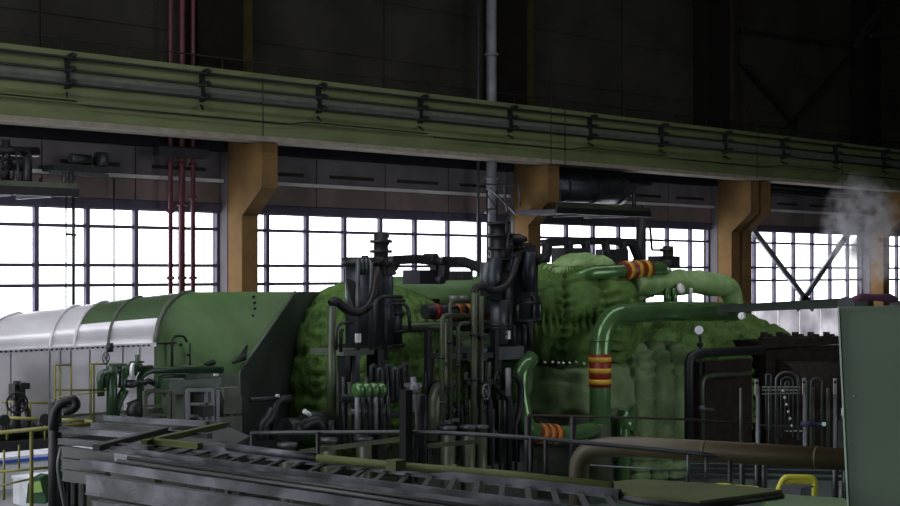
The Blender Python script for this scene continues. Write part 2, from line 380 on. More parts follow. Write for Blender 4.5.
# ---- red pipes and grey pipe by wall
for n, (px, rr) in enumerate(((170.5, .065), (182, .085), (193, .065))):
    lab = ['left thin', 'thicker middle', 'right'][n]
    x = wx(px, 33.9); mb = MB().tube([(x, 33.9, 0), (x, 33.9, 20)], rr, 12)
    t = thing('red_pipe', '%s dark red vertical pipe of the three before the first window' % lab, 'pipe', (x, 33.9, 0), None)
    part('pipe_run', mb, 'red_pipe', t)
    for z in (E+2.9, E-.2, E+1.6+n*.2): part('flange', MB().lathe((x, 33.9, z), [(rr+.05, 0), (rr+.05, .08)], 12), 'red_pipe', t)
part('flanged_header', MB().bb((wx(155, 33.7), 33.5, E+3.1), (wx(205, 33.7), 33.8, E+3.35)).tube([W(160, 150, 33.7), W(202, 153, 33.7)], .14, 10), 'dark_steel', label='dark pipe header under the girder above the three red pipes', cat='pipe')
x = wx(496, 33.0)
t = thing('grey_downpipe', 'fat grey vertical pipe left of the middle yellow column', 'pipe', (x, 33.2, 0))
part('pipe_run', MB().tube([(x, 33.2, 0), (x, 33.2, 20)], .17, 14), 'grey_pipe', t)
for z in (E+4.4, E+3.0, E+1.9, E+7): part('collar', MB().lathe((x, 33.2, z), [(.23, 0), (.23, .09)], 14), 'grey_pipe', t)
for px in (490, 504):
    part('thin_pipe', MB().tube([(wx(px, 33.2)-.5, 33.25, 0), (wx(px, 33.2)-.5, 33.25, 19.9)], .045, 8), 'dark_steel', t)
# triangular lattice ladder left of the middle column
t = thing('lattice_mast', 'thin dark lattice mast beside the fat grey pipe, in front of the second window', 'mast', W(491, 300, 32.6))
for px in (487, 497): part('rail', MB().tube([W(px, 190, 32.6), W(px, 420, 32.6)], .03, 6), 'dark_steel', t)
for k in range(13): part('rung', MB().tube([W(487, 195+k*14, 32.6), W(497, 209+k*14-14*(k % 2)*2+14*(k%2), 32.6)], .02, 5), 'dark_steel', t)
# bracket lamp / wall bracket on the column 2
t = thing('wall_bracket', 'triangular steel bracket on the left face of the middle yellow column', 'bracket', W(512, 216, 32.8))
for a, b in (((478, 184), (516, 185)), ((490, 188), (516, 214)), ((504, 186), (507, 212)), ((519, 185), (520, 206))):
    part('strut', MB().bar(W(*a, 32.4), W(*b, 32.4), .05, .05), 'mid_steel', t)
# ladder & braces on the right, upper wall
t = thing('wall_ladder', 'narrow steel ladder rising above the girder right of the third column', 'ladder', W(741, 130, 34.1))
for px in (737.5, 744.5): part('rail', MB().bar(W(px, -40, 34.1), W(px, 137, 34.1), .05, .03), 'upper_olive', t)
for k in range(22): part('rung', MB().tube([W(737.5, -36+k*8, 34.1), W(744.5, -35+k*8, 34.1)], .018, 5), 'upper_olive', t)
t = thing('cross_bracing', 'dark steel cross bracing on the upper wall above the fourth window', 'bracing', W(800, 128, 34.2))
for a, b in (((745, 66), (796, 124)), ((852, 56), (790, 127)), ((740, 30), (850, 47))):
    part('brace', MB().bar(W(*a, 34.2), W(*b, 34.2), .1, .16), 'dark_steel', t)
t = thing('window_bracing', 'pale steel cross bracing in front of the fourth window', 'bracing', W(809, 303, 34.4))
for a, b in (((752, 228), (813, 309)), ((851, 229), (797, 309))):
    part('brace', MB().bar(W(*a, 34.42), W(*b, 34.42), .1, .26), 'grey_pipe', t)
part('gusset', MB().box(W(805, 300, 34.42), (.8, .1, .25)), 'grey_pipe', t)
t = thing('roof_truss', 'dark roof truss corner above the fourth column at top right', 'truss', W(880, 20, 30))
for a, b in (((862, 30), (905, -20)), ((870, 36), (940, 26)), ((866, 32), (935, -60)), ((855, 46), (866, 30))):
    part('truss_member', MB().bar(W(*a, 30), W(*b, 30), .12, .14), 'dark_steel', t)

# ---- suspended platforms below the girder
def platform(name, label, px0, px1, py, Y, depth, posts):
    x0, x1 = wx(px0, Y), wx(px1, Y); z = wz(px1, py, Y)
    t = thing(name, label, 'platform', ((x0+x1)/2, Y, z))
    part('deck', MB().bb((x0, Y, z), (x1, Y+depth, z+.06)), 'frame_mauve', t)
    part('edge_beam', MB().bb((x0, Y-.05, z-.08), (x1, Y+.03, z+.12)), 'black_steel', t)
    part('toe_board', MB().bb((x0, Y-.02, z+.12), (x1, Y+.0, z+.24)), 'pipe_drab', t)
    n = max(3, int((x1-x0)/1.3))
    for k in range(n): part('joist', MB().bb((x0+(x1-x0)*(k+.3)/n, Y, z-.1), (x0+(x1-x0)*(k+.3)/n+.07, Y+depth, z)), 'mid_steel', t)
    for p, ya, r in posts: part('hanger', MB().tube([(wx(p, Y+.2), Y+.2, z), W(p, ya, Y+.2)], r, 8), 'dark_steel', t)
    return t
pf = platform('suspended_platform', 'suspended steel platform with olive edge above the first window', -45, 78, 194, 31.0, 1.6, ((27, 158, .09), (64, 172, .06), (71, 172, .06), (18, 160, .04)))
for px, r in ((66, .02), (73.5, .04)): part('drop_pole', MB().tube([W(px, 196, 31.2), W(px, 308, 31.2)], r, 6), 'dark_steel', pf)
part('drop_pole', MB().tube([W(114, 178, 34.2), W(114, 320, 34.2)], .025, 6), 'dark_steel', pf)
part('pole_bracket', MB().bar(W(66, 234, 31.2), W(76, 235, 31.2), .04, .06), 'dark_steel', pf)
t = thing('pipe_manifold', 'tangle of dark valves and pipes on the suspended platform at upper left', 'valves', W(15, 175, 31.8))
for a, b, r in (((-20, 150), (38, 152), .12), ((-10, 166), (30, 168), .1), ((6, 140), (6, 186), .1), ((27, 150), (27, 188), .12), ((41, 178), (41, 188), .05), ((22, 158), (22, 186), .04)):
    part('pipe_run', MB().tube([W(*a, 31.8), W(*b, 31.8)], r, 8), 'black_steel', t)
part('handwheel', MB().wheel(W(7, 172, 31.5), .3, (.6, -1, 0)), 'black_steel', t)
part('handwheel', MB().wheel(W(24, 158, 31.5), .2, (0, -1, .2)), 'black_steel', t)
# crane wiring box on ledge over first window
t = thing('ledge_machinery', 'grey winch with cable guard on the ledge over the first window', 'winch', W(80, 172, 33.9))
part('housing', MB().bb((wx(52, 33.8), 33.7, wz(80, 172, 33.8)), (wx(106, 33.8), 34.5, wz(80, 166, 33.8))), 'dark_steel', t)
part('motor', MB().tube([W(70, 158, 33.8), W(90, 160, 33.8)], .13, 10), 'mid_steel', t)
part('motor', MB().tube([W(97, 159, 33.8), W(105, 160, 33.8)], .2, 10), 'mid_steel', t)
part('rail', MB().bar(W(50, 172, 33.7), W(108, 176, 33.7), .08, .1), 'mid_steel', t)
platform('suspended_platform', 'suspended steel walkway under the girder above the third window', 556, 650, 215, 31.5, 2.0, ((634, 188, .07), (642, 205, .03), (560, 190, .03)))
t = thing('air_receiver', 'fat dark horizontal air duct under the girder above the third window', 'duct', W(590, 188, 33.3))
a, b = W(535, 184, 33.3), W(622, 191, 33.3)
a.z = b.z
part('shell', MB().tube([a, a.lerp(b, .97), a.lerp(b, .99), b], [.5, .5, .42, .25], 20), 'valve_steel', t)
for f in (.25, .6, .9):
    p = a.lerp(b, f); part('strap', MB().lathe(p, [(.53, 0), (.53, .1)], 20, (1, 0, 0)), 'black_steel', t)
part('outlet_pipe', MB().tube([b, b+Vector((.6, 0, -.1)), W(634, 190, 33.2)], .08, 8), 'black_steel', t)
# small pipes along ledge
for (a, b, Y) in (((770, 187), (880, 198), 33.9), ((770, 193), (868, 204), 33.9), ((545, 177), (650, 183), 33.9)):
    x0 = W(*a, Y); x1 = W(*b, Y); x1.z = x0.z
    part('wall_pipe', MB().tube([x0, x1], .08, 8), 'dark_steel', label={187: 'upper dark pipe along the wall above the fourth window', 193: 'lower dark pipe along the wall above the fourth window', 177: 'thin dark pipe along the wall above the fat duct'}[a[1]], cat='pipe')

# ================================================================== GENERATOR
YT = 20.0; DR = 1.5
st = [(-60, 353, -25, 345), (-18, 351.5, 22, 314), (50, 348.5, 80, 306.5), (74, 347.3, 108, 302), (108, 345.7, 142, 297.3), (155, 343.5, 190, 292)]
def arc(sx, sy, cx, cy, n=12, out=0):
    pts = []
    for k in range(n+1):
        a = math.pi/2*k/n
        pts.append(W(sx+(cx-sx)*(1-math.cos(a)), sy-(sy-cy)*math.sin(a), YT+DR*(1-math.cos(a))) + Vector((0, -math.cos(a), math.sin(a)))*out)
    yc = YT+DR; xc = pts[-1].x
    for p in reversed(pts[:-1]): pts.append(Vector((xc+(xc-p.x)*.3, 2*yc-p.y, p.z)))
    return pts
gh = thing('generator_hood', 'long arched generator hood of green sheet metal with glare painted white below, in front of the first window', 'generator', W(80, 428, YT+DR))
def loft(A, B, off=.0):
    m = MB(); n = len(A); m.add(A+B, [(i, i+n, i+1+n, i+1) for i in range(n-1)], True); return m
zbase = wz(80, 430, YT)
for i in range(len(st)-1):
    A, B = arc(*st[i]), arc(*st[i+1])
    nseg = 3
    rowsl = [[p.lerp(q, k/nseg) for p, q in zip(A, B)] for k in range(nseg+1)]
    m = MB(); n = len(A); vs = [p for r in rowsl for p in r]
    j0 = 4 if i >= 3 else 0
    if j0:
        lo = MB(); n2 = j0+1; lo.add([p for r in rowsl for p in r[:n2]], [(k*n2+j, (k+1)*n2+j, (k+1)*n2+j+1, k*n2+j+1) for k in range(nseg) for j in range(j0)], True)
        part('hood_glare_panel', lo, 'hood_white', gh, 'lower hood sheet with glare painted white')  # the white glare band is put into the colour of this sheet
    n2 = n-j0; m.add([p for r in rowsl for p in r[j0:]], [(k*n2+j, (k+1)*n2+j, (k+1)*n2+j+1, k*n2+j+1) for k in range(nseg) for j in range(n2-1)], True)
    part('hood_panel', m, 'hood_white' if i < 3 else 'hood_green', gh, 'pale glossy arched hood panel' if i < 3 else 'green glossy arched hood panel')
    part('seam_strip', MB().tube(arc(*st[i+1], out=.01), .022, 6, smooth=False), 'casing_grey' if i > 2 else 'hood_side', gh)
part('ledge', MB().bar(W(-60, 354, YT-.03), W(155, 344.5, YT-.03), .08, .06), 'hood_side', gh)
for k in range(36):
    px = -30+k*5.1; sy = 353.2+(343.8-353.2)*(px+60)/215+1.2
    part('rivet', MB().lathe(W(px, sy, YT-.1), [(.02, 0), (.012, .03)], 6, (0, -1, 0)), 'black_steel', gh)
edges = [-60, -20, 11, 50, 60.5, 71, 90, 107, 123, 140, 155]
for i in range(len(edges)-1):
    a, b = wx(edges[i], YT), wx(edges[i+1], YT)
    za = wz((edges[i]+edges[i+1])/2, 353.2+(343.8-353.2)*((edges[i]+edges[i+1])/2+60)/215, YT)
    part('side_panel', MB().bb((a+.015, YT, zbase+.25), (b-.015, YT+.1, za)), 'hood_side', gh)
a, b = wx(-60, YT), wx(157, YT)
part('plinth', MB().bb((a, YT-.08, zbase-.1), (b, YT+2*DR, zbase+.25)), 'casing_grey', gh)
part('end_plate', MB().bb((a-.05, YT, zbase), (a, YT+2*DR, wz(-60, 353, YT))), 'hood_side', gh)

# ================================================================== EXHAUST HOOD (green slanting casing)
eh = thing('exhaust_casing', 'big slant-sided green exhaust casing between the arched hood and the quilted dome', 'casing', (wx(200, YT), YT+1.5, 0))
L = arc(*st[-1])[:13]
Rr = [W(239+(295-239)*t, 372-(80)*t, YT+DR*t) for t in [k/12 for k in range(13)]]
m = MB(); n = 13
Lf = [Vector((L[0].x, L[0].y, 0)), Vector((L[0].x, L[0].y, 2)), ]+L; Rf = [Vector((Rr[0].x, Rr[0].y, 0)), Vector((Rr[0].x, Rr[0].y, 2))]+Rr
n = len(Lf); cols = 6
vs = [p.lerp(q, k/cols) for k in range(cols+1) for p, q in zip(Lf, Rf)]
m.add(vs, [(k*n+j, (k+1)*n+j, (k+1)*n+j+1, k*n+j+1) for k in range(cols) for j in range(n-1)], True)
part('front_shell', m, 'casing_green', eh)
top = [L[-1], Rr[-1], W(352, 291.5, 23.6), Vector((W(190, 292, 21.5).x+1.2, 24.5, L[-1].z-.9))]
part('top_plate', MB().add(top, [(0, 1, 2, 3)]), 'casing_green', eh)
q1 = W(352, 291.5, 23.6); q0 = Vector((q1.x-.6, 23.6, 0))
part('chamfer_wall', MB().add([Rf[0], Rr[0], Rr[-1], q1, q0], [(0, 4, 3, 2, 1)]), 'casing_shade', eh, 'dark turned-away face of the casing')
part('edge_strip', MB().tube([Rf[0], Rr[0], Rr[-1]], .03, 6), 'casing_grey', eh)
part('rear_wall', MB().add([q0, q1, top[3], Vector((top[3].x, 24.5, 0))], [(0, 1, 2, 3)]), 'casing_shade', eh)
part('end_flange', MB().tube([p+Vector((0, -.02, 0)) for p in L], .04, 6), 'casing_grey', eh)
def front_pt(px, py):
    # point on the slanting face of the exhaust casing
    t = max(0, min(1, (372-py)/80)) if px > 200 else max(0, (343-py)/51)
    return W(px, py, YT+DR*t*t*.8-.05)
for (a, b) in (((247, 346), (233, 363)), ((213, 357), (205, 364))):
    p, q = W(*a, 20.22), W(*b, 19.97); part('scoop_vent', MB().tube([p, p.lerp(q, .5)+Vector((.03, -.04, -.05)), q], [.02, .07, .02], 8), 'black_steel', eh)
for px, py in ((253, 297), (254, 303), (254, 309), (234, 330), (252, 316), (228, 334), (233, 329), (180, 345), (188, 355), (168, 368)):
    p = W(px, py, 19.9); t = max(0, min(1.0, (372-py)/80)) if px > 200 else 0
    p = W(px, py, YT+DR*t-.12 if px > 200 else YT-.06); part('bolt', MB().lathe(p, [(.025, 0), (.025, .04), (.01, .06)], 8, (0, -1, .3)), 'black_steel', eh)
# conduit on the casing
part('conduit', MB().tube(fil([W(172, 372, YT-.1), W(172, 336, YT-.1), W(184, 336, YT-.05), W(187, 342, YT-.06)], .15), .02, 6), 'black_steel', eh)
part('conduit', MB().tube([W(157, 343.5, YT-.08), W(226, 341.5, YT+.45)], .018, 6), 'black_steel', eh)
part('conduit', MB().tube([W(190, 343, YT-.08), W(190, 368, YT-.08)], .015, 6), 'black_steel', eh)

part('bearing_pedestal', MB().prism([W(184, 376, 19.4), W(196, 366, 19.6), W(239, 376, 19.5), W(239, 376, 19.5)-Vector((0, 0, 3.1)), W(184, 376, 19.4)-Vector((0, 0, 3.1))], (.0, .8, 0)), 'casing_grey', label='grey sloping-topped pedestal box at the foot of the green casing', cat='pedestal')

# ================================================================== quilted shells
def quilt(name, label, cat, centre, rad, m, amp=.09, cell=.55, power=2.4, nu=110, nv=64, seed=0, zcut=-1, tagkind=None, parent=None, pname=None, seams=None, ribs=0):
    mb = MB(); vs = []
    def sg(v, p): return math.copysign(abs(v)**p, v)
    e = 2/power
    for i in range(nv+1):
        ph = -math.pi/2 + math.pi*i/nv
        for j in range(nu):
            th = 2*math.pi*j/nu
            d = Vector((sg(math.cos(ph), e)*sg(math.cos(th), e), sg(math.cos(ph), e)*sg(math.sin(th), e), sg(math.sin(ph), e)))
            p = Vector((d.x*rad[0], d.y*rad[1], max(d.z, zcut)*rad[2]))
            q = p/cell + Vector((seed*3.1, seed*1.7, seed))
            q += Vector((noise.noise(q*.6), noise.noise(q*.6+Vector((5, 0, 0))), noise.noise(q*.6+Vector((0, 7, 0)))))*.5
            dist, _ = noise.voronoi(q)
            edge = min(1, (dist[1]-dist[0])*2.2)
            h = amp*1.5*(edge**.4) + amp*.35*noise.noise(q*2.6) + amp*1.5*noise.noise(p*.8+Vector((seed, 0, 0)))
            if seams:
                f = th*seams[0]/(2*math.pi) + .12*noise.noise(q*.5); g = p.z/seams[1] + .15*noise.noise(q*.5+Vector((3, 3, 3)))
                da = abs(f-round(f))*2*math.pi*max(rad[0], rad[1])/seams[0] + (9 if abs(math.sin(ph)) > .85 else 0); dg = abs(g-round(g))*seams[1]; dd = min(da, dg)
                h -= amp*1.3*math.exp(-(dd/.07)**2); h += amp*.8*math.exp(-(dd/.16)**2)*math.sin((p.z if da < dg else th*rad[0])*2*math.pi/.2+3*noise.noise(q))
            if ribs: h += amp*.9*math.sin(p.z*2*math.pi/ribs+2.5*noise.noise(p*1.5))
            nrm = Vector((d.x/rad[0], d.y/rad[1], d.z/rad[2])).normalized() if d.length > 0 else Vector((0, 0, 1))
            vs.append(Vector(centre)+p+nrm*h)
    fs = [(i*nu+j, i*nu+(j+1) % nu, (i+1)*nu+(j+1) % nu, (i+1)*nu+j) for i in range(nv) for j in range(nu)]
    mb.add(vs, fs, True)
    if parent is not None: return part(pname or name, mb, m, parent, label)
    return part(name, mb, m, label=label, cat=cat)
q = thing('insulated_turbine_dome', 'green quilted turbine dome right beside the dark face of the slanting casing', 'turbine', (W(375, 400, 22).x, 22, 0))
ctr = W(362, 386, 22.0)
quilt('shell', None, None, ctr, (2.05, 2.0, 1.95), 'quilt_green', parent=q, pname='quilted_cover', cell=.34, amp=.06, seams=(16, .7), power=2.2, nu=260, nv=140)
part('base_shell', MB().tube([Vector((ctr.x, 22, 0)), Vector((ctr.x, 22, ctr.z-.2))], 1.8, 32), 'quilt_dark', q)
# second insulated casing behind the valve towers
q2 = thing('insulated_middle_casing', 'dark green quilted casing seen between the two black valve towers', 'turbine', (W(455, 400, 22.5).x, 22.5, 0))
c2 = W(455, 385, 22.3)
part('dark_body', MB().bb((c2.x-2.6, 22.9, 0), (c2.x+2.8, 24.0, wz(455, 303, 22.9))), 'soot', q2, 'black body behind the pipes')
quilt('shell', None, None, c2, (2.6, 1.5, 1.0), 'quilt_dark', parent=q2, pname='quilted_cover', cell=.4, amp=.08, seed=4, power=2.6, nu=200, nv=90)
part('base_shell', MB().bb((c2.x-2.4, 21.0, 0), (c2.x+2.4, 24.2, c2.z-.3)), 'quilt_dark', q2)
# smooth cover with window strip (crossover cover) above
cc = thing('crossover_cover', 'rounded green cover hump peeping over between the valve towers', 'cover', W(420, 296, 22.6))
a, b = W(392, 300, 23), W(492, 300, 23); b.z = a.z
part('hump', MB().tube([a-Vector((.5, 0, .2)), a, b, b+Vector((.5, 0, -.2))], [.25, .5, .5, .3], 20), 'casing_green', cc)
part('side_box', MB().bb((wx(405, 21.6), 21.6, wz(430, 324, 21.6)), (wx(440, 21.6), 22.4, wz(430, 299, 21.6))), 'valve_steel', cc)
for px in (408, 416): part('cleat', MB().lathe(W(px, 302, 21.5), [(.12, 0), (.12, .1)], 10, (0, -1, 0)), 'mid_steel', cc)

# HP vertical dome: upper blanket + lower wrap
q3 = thing('insulated_valve_chest', 'tall rounded green quilted valve chest with pale blankets folded on its crown', 'turbine', (W(572, 400, 20.6).x, 20.6, 0))
p3 = W(568, 320, 20.6)
quilt('shell', None, None, p3, (1.6, 1.2, 1.14), 'quilt_green', parent=q3, pname='upper_blanket', cell=.8, amp=.075, seams=(8, 1.1), seed=2, power=2.6, nu=220, nv=120)
p4 = W(562, 389, 20.6)
quilt('shell', 'smoother creased lower blanket', None, p4, (1.25, 1.15, .58), 'quilt_soft', parent=q3, pname='lower_blanket', cell=.9, amp=.05, ribs=.34, seed=3, power=4.5)
part('core', MB().tube([Vector((p3.x, 20.6, 0)), Vector((p3.x, 20.6, p3.z))], .85, 24), 'quilt_dark', q3)
part('strap', MB().tube([Vector((p4.x+1.27*math.cos(a), 20.6+1.17*math.sin(a), wz(565, 417, 20.6))) for a in [k*math.pi/16 for k in range(33)]], .05, 6), 'black_steel', q3)
for (px, py, r, s) in ((582, 268, (.7, .5, .2), 5), (566, 276, (.6, .5, .14), 6), (600, 279, (.7, .45, .14), 8), (628, 289, (.7, .4, .22), 10)):
    quilt('shell', None, None, W(px, py, 20.45), r, 'quilt_pale', parent=q3, pname='folded_blanket', cell=.4, amp=.07, seed=s, nu=60, nv=36)
for k in range(7):
    px = 545+k*6.5+random.uniform(-2, 2)
    part('cleat', MB().lathe(W(px, 363+random.uniform(-1, 1), 19.4), [(.03, 0), (.015, .04)], 6, (0, -1, 0)), 'gauge_white', q3)

# HP casing
q4 = thing('insulated_high_pressure_casing', 'largest quilted green turbine casing, right of the red and yellow banded pipe', 'turbine', (W(700, 420, 22).x, 22, 0))
p5 = W(696, 392, 22)
quilt('shell', None, None, p5, (4.0, 2.3, 1.95), 'quilt_green', parent=q4, pname='quilted_cover', cell=.5, amp=.09, seams=(18, .8), seed=7, power=2.1, nu=380, nv=180)
part('base_shell', MB().bb((p5.x-3.2, 20.6, 0), (p5.x+3.2, 23.8, p5.z-.3)), 'quilt_dark', q4)
for (px, dx) in ((634, 0), (652, 0), (671, 0)):
    c = W(px, 412, 20.0)
    quilt('shell', 'upright padded roll of insulation', None, c, (.42, .4, 1.5), 'quilt_soft', parent=q4, pname='padded_roll', cell=.33, amp=.045, ribs=.24, seed=px, power=3, nu=40, nv=60)

# ---- big pipes
def bands(t, p, d, r, n, gap, w, first='band_red', label=None):
    d = Vector(d).normalized()
    L_ = n*gap
    part('red_band', MB().tube([Vector(p), Vector(p)+d*L_], r*1.03, 18), 'band_red', t, 'dark red painted band')
    for k in range(n):
        c = Vector(p)+d*(gap*(k+.5)-w/2); part('yellow_band', MB().tube([c, c+d*w], r*1.07, 18), 'band_yellow', t, 'yellow painted ring')
t = thing('main_steam_pipe', 'shiny green pipe bending down with red and yellow rings beside the tall quilted chest', 'pipe', W(600, 475, 18.9))
Yp = 18.9
path = fil([W(735, 312, Yp+.8), W(660, 311, Yp+.3), W(600, 316, Yp), W(600, 480, Yp)], .85, 10)
part('pipe_run', MB().tube(path, .215, 22), 'pipe_shiny', t)
pb = W(600, 387, Yp); bands(t, pb, (0, 0, 1), .215, 3, .22, .1)
part('weld_ring', MB().tube([W(600, 341, Yp), W(600, 340, Yp)], .225, 18), 'pipe_shiny', t)
part('lower_sleeve', MB().tube([W(600, 480, Yp), W(600, 423, Yp)], .225, 18), 'pipe_drab', t)
t = thing('steam_pipe_stub', 'short upright green pipe with a bright top, right of the banded pipe', 'pipe', W(621, 480, 18.9))
part('pipe_run', MB().tube([Vector((W(622, 482, 19).x, 19, 0)), W(622, 424, 19), W(626, 416, 19)], [.17, .17, .2], 16), 'pipe_shiny', t)
part('collar', MB().tube([W(623, 430, 19), W(626, 418, 19)], .215, 16), 'pipe_shiny', t)
t = thing('upper_steam_pipe', 'thin shiny green pipe with red and yellow rings on the crown of the chest', 'pipe', W(620, 272, 20.2))
a, b = W(592, 273, 19.7), W(660, 268, 19.7)
part('pipe_run', MB().tube([a-Vector((.3, -.3, .1)), a, b, b+Vector((.6, .3, -.1))], .15, 16), 'pipe_shiny', t)
bands(t, a.lerp(b, .43), b-a, .19, 3, .3, .13)
t = thing('quilted_steam_pipe', 'thick pale green quilted pipe arching down over the largest casing', 'pipe', W(690, 300, 20.6))
path = fil([W(634, 285, 19.7), W(690, 282, 19.9), W(729, 286, 20), W(735, 318, 20)], .7, 10)
# lumpy tube
mb = MB(); mb.tube(path, .25, 28)
for i, v in enumerate(mb.v): 
    mb.v[i] = v + Vector((noise.noise(v*2.1), noise.noise(v*2.1+Vector((9, 0, 0))), noise.noise(v*2.1+Vector((0, 9, 0)))))*.12
part('quilted_cover', mb, 'quilt_pale', t)
for px in (674, 691, 667): part('hanger_rod', MB().tube([W(px, 288, 19.6), W(px, 306, 19.6)], .08 if px != 691 else .04, 8), 'pipe_shiny' if px != 691 else 'gauge_white', t)
part('bright_cap', MB().lathe(W(680, 289, 19.5), [(.12, 0), (.12, .05), (.05, .08)], 12, (0, -1, .3)), 'gauge_white', t)
# dark levers behind the chest
def crank(name, label, pts, Y, r, m='black_steel'):
    t = thing(name, label, 'valve gear', W(*pts[-1], Y))
    for i in range(len(pts)-1):
        part('lever_arm', MB().bar(W(*pts[i], Y), W(*pts[i+1], Y), r*1.6, r*2), m, t)
    for p in pts: part('pivot', MB().lathe(W(*p, Y-r), [(r*.95, 0), (r*.95, r*2)], 12, (0, 1, 0)), m, t)
    return t
t = crank('valve_linkage', 'dark linkage with bent arms above the quilted chest before the third window', [(545, 262), (548, 243), (575, 241), (610, 241), (632, 243), (640, 262)], 21.2, .085)
for px in (568, 585, 605, 622): part('link_rod', MB().tube([W(px, 241, 21.2), W(px+3, 264, 21.2)], .1, 8), 'black_steel', t)
part('housing', MB().box(W(570, 257, 21.3), (.8, .4, .4)), 'dark_steel', t); part('housing', MB().box(W(612, 258, 21.3), (.7, .4, .4)), 'dark_steel', t)
t = thing('valve_spindle', 'black valve spindle with handwheel right of the linkage over the chest', 'valve', W(668, 268, 21.3))
part('spindle', MB().tube([W(641, 218, 21.3), W(641, 320, 21.3)], .12, 10), 'black_steel', t)
part('spindle', MB().tube([W(668, 246, 21.3), W(668, 268, 21.3)], .13, 10), 'black_steel', t)
part('handwheel', MB().wheel(W(662, 250, 21.3), .22, (0, 0, 1)), 'black_steel', t)
part('yoke', MB().box(W(664, 262, 21.3), (.8, .35, .28)), 'black_steel', t)
part('cap', MB().lathe(W(662, 268, 21.3), [(.3, 0), (.3, .15), (.2, .2)], 14), 'black_steel', t)
part('frame', MB().tube(fil([W(637, 228, 21.3), W(650, 226, 21.3), W(652, 250, 21.3)], .1), .03, 6), 'black_steel', t)
t = crank('left_linkage', 'dark bell-crank linkage right of the left valve tower before the second window', [(392, 268), (396, 260), (417, 259), (435, 261), (436, 280)], 21.6, .09, 'linkage_steel')
part('housing', MB().bb((wx(413, 21.7), 21.5, wz(420, 284, 21.7)), (wx(428, 21.7), 22, wz(420, 270, 21.7))), 'linkage_steel', t)
part('lug', MB().lathe(W(436, 258, 21.5), [(.1, 0), (.1, .3)], 10, (0, 1, 0)), 'linkage_steel', t)
t = crank('middle_linkage', 'dark bell-crank linkage left of the right valve tower before the second window', [(443, 280), (445, 261), (462, 261), (478, 267), (490, 269)], 21.4, .09, 'linkage_steel')
part('housing', MB().bb((wx(456, 21.5), 21.3, wz(460, 280, 21.5)), (wx(466, 21.5), 21.8, wz(460, 271, 21.5))), 'linkage_steel', t)
part('side_arm', MB().bar(W(370, 268, 21.5), W(392, 268, 21.5), .15, .14), 'linkage_steel', t)

# ================================================================== VALVE TOWERS
def lab(px0, px1, py0, py1, Y, dy, m, name, t, label=None):
    return part(name, MB().bb((wx(px0, Y), Y, wz(px0, py1, Y)), (wx(px1, Y), Y+dy, wz(px0, py0, Y))), m, t, label)
def vt(name, px, py0, py1, r, Y, m, t, n=16):
    return part(name, MB().tube([W(px, py1, Y), W(px, py0, Y)], r, n), m, t)
Ya = 19.6
t1 = thing('valve_tower', 'left black steam valve tower with hose, right of the green quilted dome', 'valve', W(372, 480, Ya))
vt('cylinder', 364, 264, 345, .33, Ya, 'valve_steel', t1, 20); vt('cylinder_cap', 364, 258, 266, .40, Ya, 'black_steel', t1, 20)
for dx in (-6, -2, 2, 6): vt('stud', 364+dx, 259, 275, .035, Ya-.36, 'mid_steel', t1, 6)
part('handwheel', MB().wheel(W(365, 259, Ya), .32, (0, 0, 1)), 'black_steel', t1)
vt('yoke_post', 358, 262, 350, .04, Ya-.4, 'mid_steel', t1, 8); vt('yoke_post', 371, 262, 350, .04, Ya-.4, 'mid_steel', t1, 8)
vt('servo_column', 381, 232, 345, .13, Ya, 'black_steel', t1); vt('servo_column', 381, 276, 345, .22, Ya, 'valve_steel', t1)
for py in (240, 250, 262, 274, 292, 305): vt('collar', 381, py, py+3, .2, Ya, 'black_steel', t1)
part('feedback_lever', MB().bar(W(376, 243, Ya), W(387, 241, Ya), .06, .08), 'black_steel', t1)
part('handwheel', MB().wheel(W(387, 240, Ya-.1), .1, (1, -.3, 0)), 'black_steel', t1)
part('cross_head', MB().bar(W(352, 284, Ya), W(392, 270, Ya), .2, .16), 'black_steel', t1)
part('bracket_plate', MB().prism([W(350, 279, Ya-.2), W(360, 285, Ya-.2), W(360, 318, Ya-.2), W(354, 296, Ya-.2)], (0, .1, 0)), 'black_steel', t1)
part('hose', MB().tube(fil([W(331, 304, Ya-.5), W(336, 300, Ya-.5), W(346, 310, Ya-.5), W(357, 313, Ya-.5), W(369, 307, Ya-.5), W(375, 292, Ya-.5), W(376, 268, Ya-.4)], .5), .075, 10), 'black_steel', t1)
part('drain_leg', MB().tube([W(389, 312, Ya), W(388, 344, Ya), W(383, 347, Ya)], .09, 10), 'grey_pipe', t1)
vt('valve_body', 392, 298, 346, .19, Ya+.2, 'valve_steel', t1)
for py in (299, 312, 330, 344): vt('collar', 392, py, py+3, .24, Ya+.2, 'dark_steel', t1)
lab(344, 374, 350, 356, Ya-.4, .9, 'casing_grey', 'shelf', t1); lab(345, 351, 356, 450, Ya-.3, .2, 'dark_steel', 'support_post', t1)
lab(356, 360, 356, 450, Ya-.4, .2, 'mid_steel', 'support_post', t1); lab(378, 386, 350, 462, Ya-.1, .3, 'black_steel', 'support_post', t1)
lab(352, 400, 346, 352, Ya, .7, 'black_steel', 'base_plate', t1)
# steel bollard post with rounded top left of tower
vt('stand_pipe', 331.5, 306, 440, .075, Ya-.5, 'pipe_drab', t1)
part('sight_lug', MB().box(W(358, 338, Ya-.5), (.09, .06, .15)), 'gauge_white', t1)
